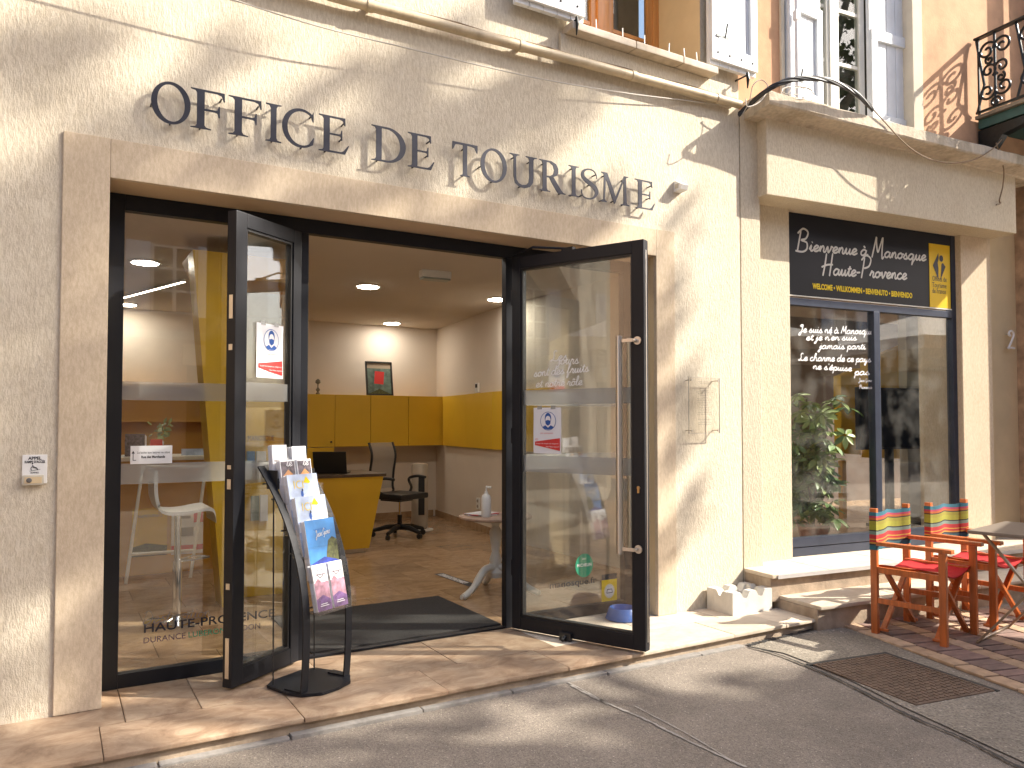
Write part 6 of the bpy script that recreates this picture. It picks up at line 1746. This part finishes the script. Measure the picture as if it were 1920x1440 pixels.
PARA = [(7.11, -4.08, 2.5, 1.3, RAD(18.6), 'square white parasol shading the terrace table'), (10.2, -3.35, 2.5, 1.4, RAD(0), 'square white parasol farther along the house fronts'), (11.6, -7.0, 2.6, 1.6, RAD(10), 'square white parasol out on the square')]
for a in PARA: parasol(*a)

# ---------------------------------------------------------------- plane trees whose shade falls on the front
random.seed(5)
VS = Vector((1.70, -1.0, 1.45))
tr = thing('plane_tree', 'tall plane tree on the square whose shade dapples the front', 'tree', (11.4, -7.4, ZS))
clusters = []
def drop(p, t, n=11):
    clusters.append((Vector(p) + VS * t, n))
def wall_pt(px, py): return on_wall(px, py)
# dapples high on the render
def many(n, fn, t0=5.6, t1=8.4):
    for _ in range(n): drop(fn(), random.uniform(t0, t1))
U = random.uniform
def streak(px, py, L_, ang, n, sp=.05, t0=6.0, t1=7.2):
    c = wall_pt(px, py); t = U(t0, t1)
    for k in range(n):
        if n > 3 and k % 5 in (2, 4): continue
        q = (k / max(1, n - 1) - .5) * L_
        drop(c + Vector((math.cos(ang) * q + U(-sp, sp), 0, math.sin(ang) * q + U(-sp, sp))), t + U(-.15, .15), 5)
DI = RAD(38)
for a in (((10, 95), .25, DI, 3), ((128, 118), .22, .2, 3), ((40, 172), .3, -.3, 3), ((180, 60), .2, .5, 1), ((395, 128), .35, .7, 3), ((235, 236), .2, .9, 2),
          ((585, 180), .4, .55, 2), ((690, 165), .6, .5, 6), ((760, 130), .8, .45, 12), ((850, 50), .4, .4, 4), ((880, 205), .6, .5, 12), ((960, 195), .5, .6, 11), ((820, 230), .7, .45, 5), ((930, 250), .5, .3, 5), ((1040, 170), .4, .9, 7), ((1065, 205), .35, .9, 6), ((980, 270), .5, .3, 3), ((700, 270), .8, .4, 3), ((600, 300), .6, .5, 3),
          ((150, 300), .7, .62, 6), ((250, 290), .5, .62, 5), ((60, 400), .9, .62, 7), ((160, 380), .6, .6, 5), ((330, 320), .5, .6, 5), ((470, 300), .5, .6, 5), ((390, 300), .3, .6, 3), ((640, 360), .7, .4, 8), ((760, 350), .6, .5, 7), ((900, 380), .6, .6, 7), ((1010, 390), .5, .7, 5), ((1080, 400), .5, .8, 6), ((1150, 400), .3, .8, 3),
          ((1245, 640), .35, 1.0, 3), ((1255, 760), .4, .8, 4), ((1250, 860), .3, .8, 3), ((1240, 560), .25, .8, 2), ((1300, 745), .2, .7, 1), ((60, 520), .6, .6, 6), ((140, 500), .5, .6, 4)):
    streak(a[0][0], a[0][1], a[1], a[2], a[3])
# deep shade low down on the left, and over the entrance
many(80, lambda: Vector((U(-1.6, .22), 0, U(0.0, 1.75))))
many(9, lambda: Vector((U(-1.6, .25), 0, U(1.75, 2.35))))
many(42, lambda: Vector((U(.2, 2.5), U(-.02, .25), U(.05, 2.4))))
many(16, lambda: Vector((U(2.2, 3.5), U(-.1, .25), U(.1, 2.3))))
# street and doorstep
many(44, lambda: Vector((U(-1.0, 2.5), U(-.62, -.02), 0)))
many(185, lambda: Vector((U(-1.2, 2.6), U(-3.4, -.62), ZS)))
many(115, lambda: Vector((U(2.2, 4.0), U(-3.4, -1.15), ZS)))
many(70, lambda: Vector((U(-7.0, -1.5), U(-.1, 0), U(0, 3.6))))
lv, lfs = [], []
for c, nleaf in clusters:
    ax = Vector((U(-1, 1), U(-1, 1), U(-.5, .5))).normalized()
    for k in range(nleaf):
        jt = .11 if nleaf > 5 else .09
        p = c + (ax * U(-.17, .17) if nleaf > 5 else Vector()) + Vector((U(-jt, jt), U(-jt, jt), U(-jt, jt)))
        n_ = Vector((U(-1, 1), U(-1, 1), U(-.3, 1.2))).normalized()
        e1 = n_.orthogonal().normalized(); e1 = Matrix.Rotation(U(0, 6.28), 3, n_) @ e1; e2 = n_.cross(e1)
        s = U(.055, .085); b0 = len(lv)
        lv += [p - e1 * s, p - e1 * s * .2 + e2 * s * .85, p + e1 * s * .35 + e2 * s * .6, p + e1 * s * 1.1, p + e1 * s * .35 - e2 * s * .6, p - e1 * s * .2 - e2 * s * .85]
        lfs.append(tuple(range(b0, b0 + 6)))
bb = MB(); bb.v, bb.f = lv, lfs
me = bpy.data.meshes.new('crown'); inv = WM[tr.name].inverted(); me.from_pydata([tuple(inv @ v) for v in lv], [], lfs)
tag(link('crown', me, X['treeleaf'], tr), kind='stuff')
base = Vector((11.4, -7.4, ZS))
b = MB(); b.tube(catmull([base, base + Vector((.1, 0, 2)), base + Vector((-.1, .1, 4.2)), base + Vector((.2, .0, 6.4)), base + Vector((.4, .2, 8.6))], 6), [.34 - .009 * i for i in range(25)], 12); b.build('trunk', X['bark'], tr, smooth=True)
for k in range(9):
    a = .7 * k; z0 = 3.8 + .5 * k; tgt = random.choice(clusters)[0]
    st_ = base + Vector((.0, .05, z0)); md = st_.lerp(tgt, .5) + Vector((0, 0, .5))
    b = MB(); b.tube(catmull([st_, md, tgt], 7), [.11 - .006 * i for i in range(15)], 8); b.build('limb', X['bark'], tr, smooth=True)
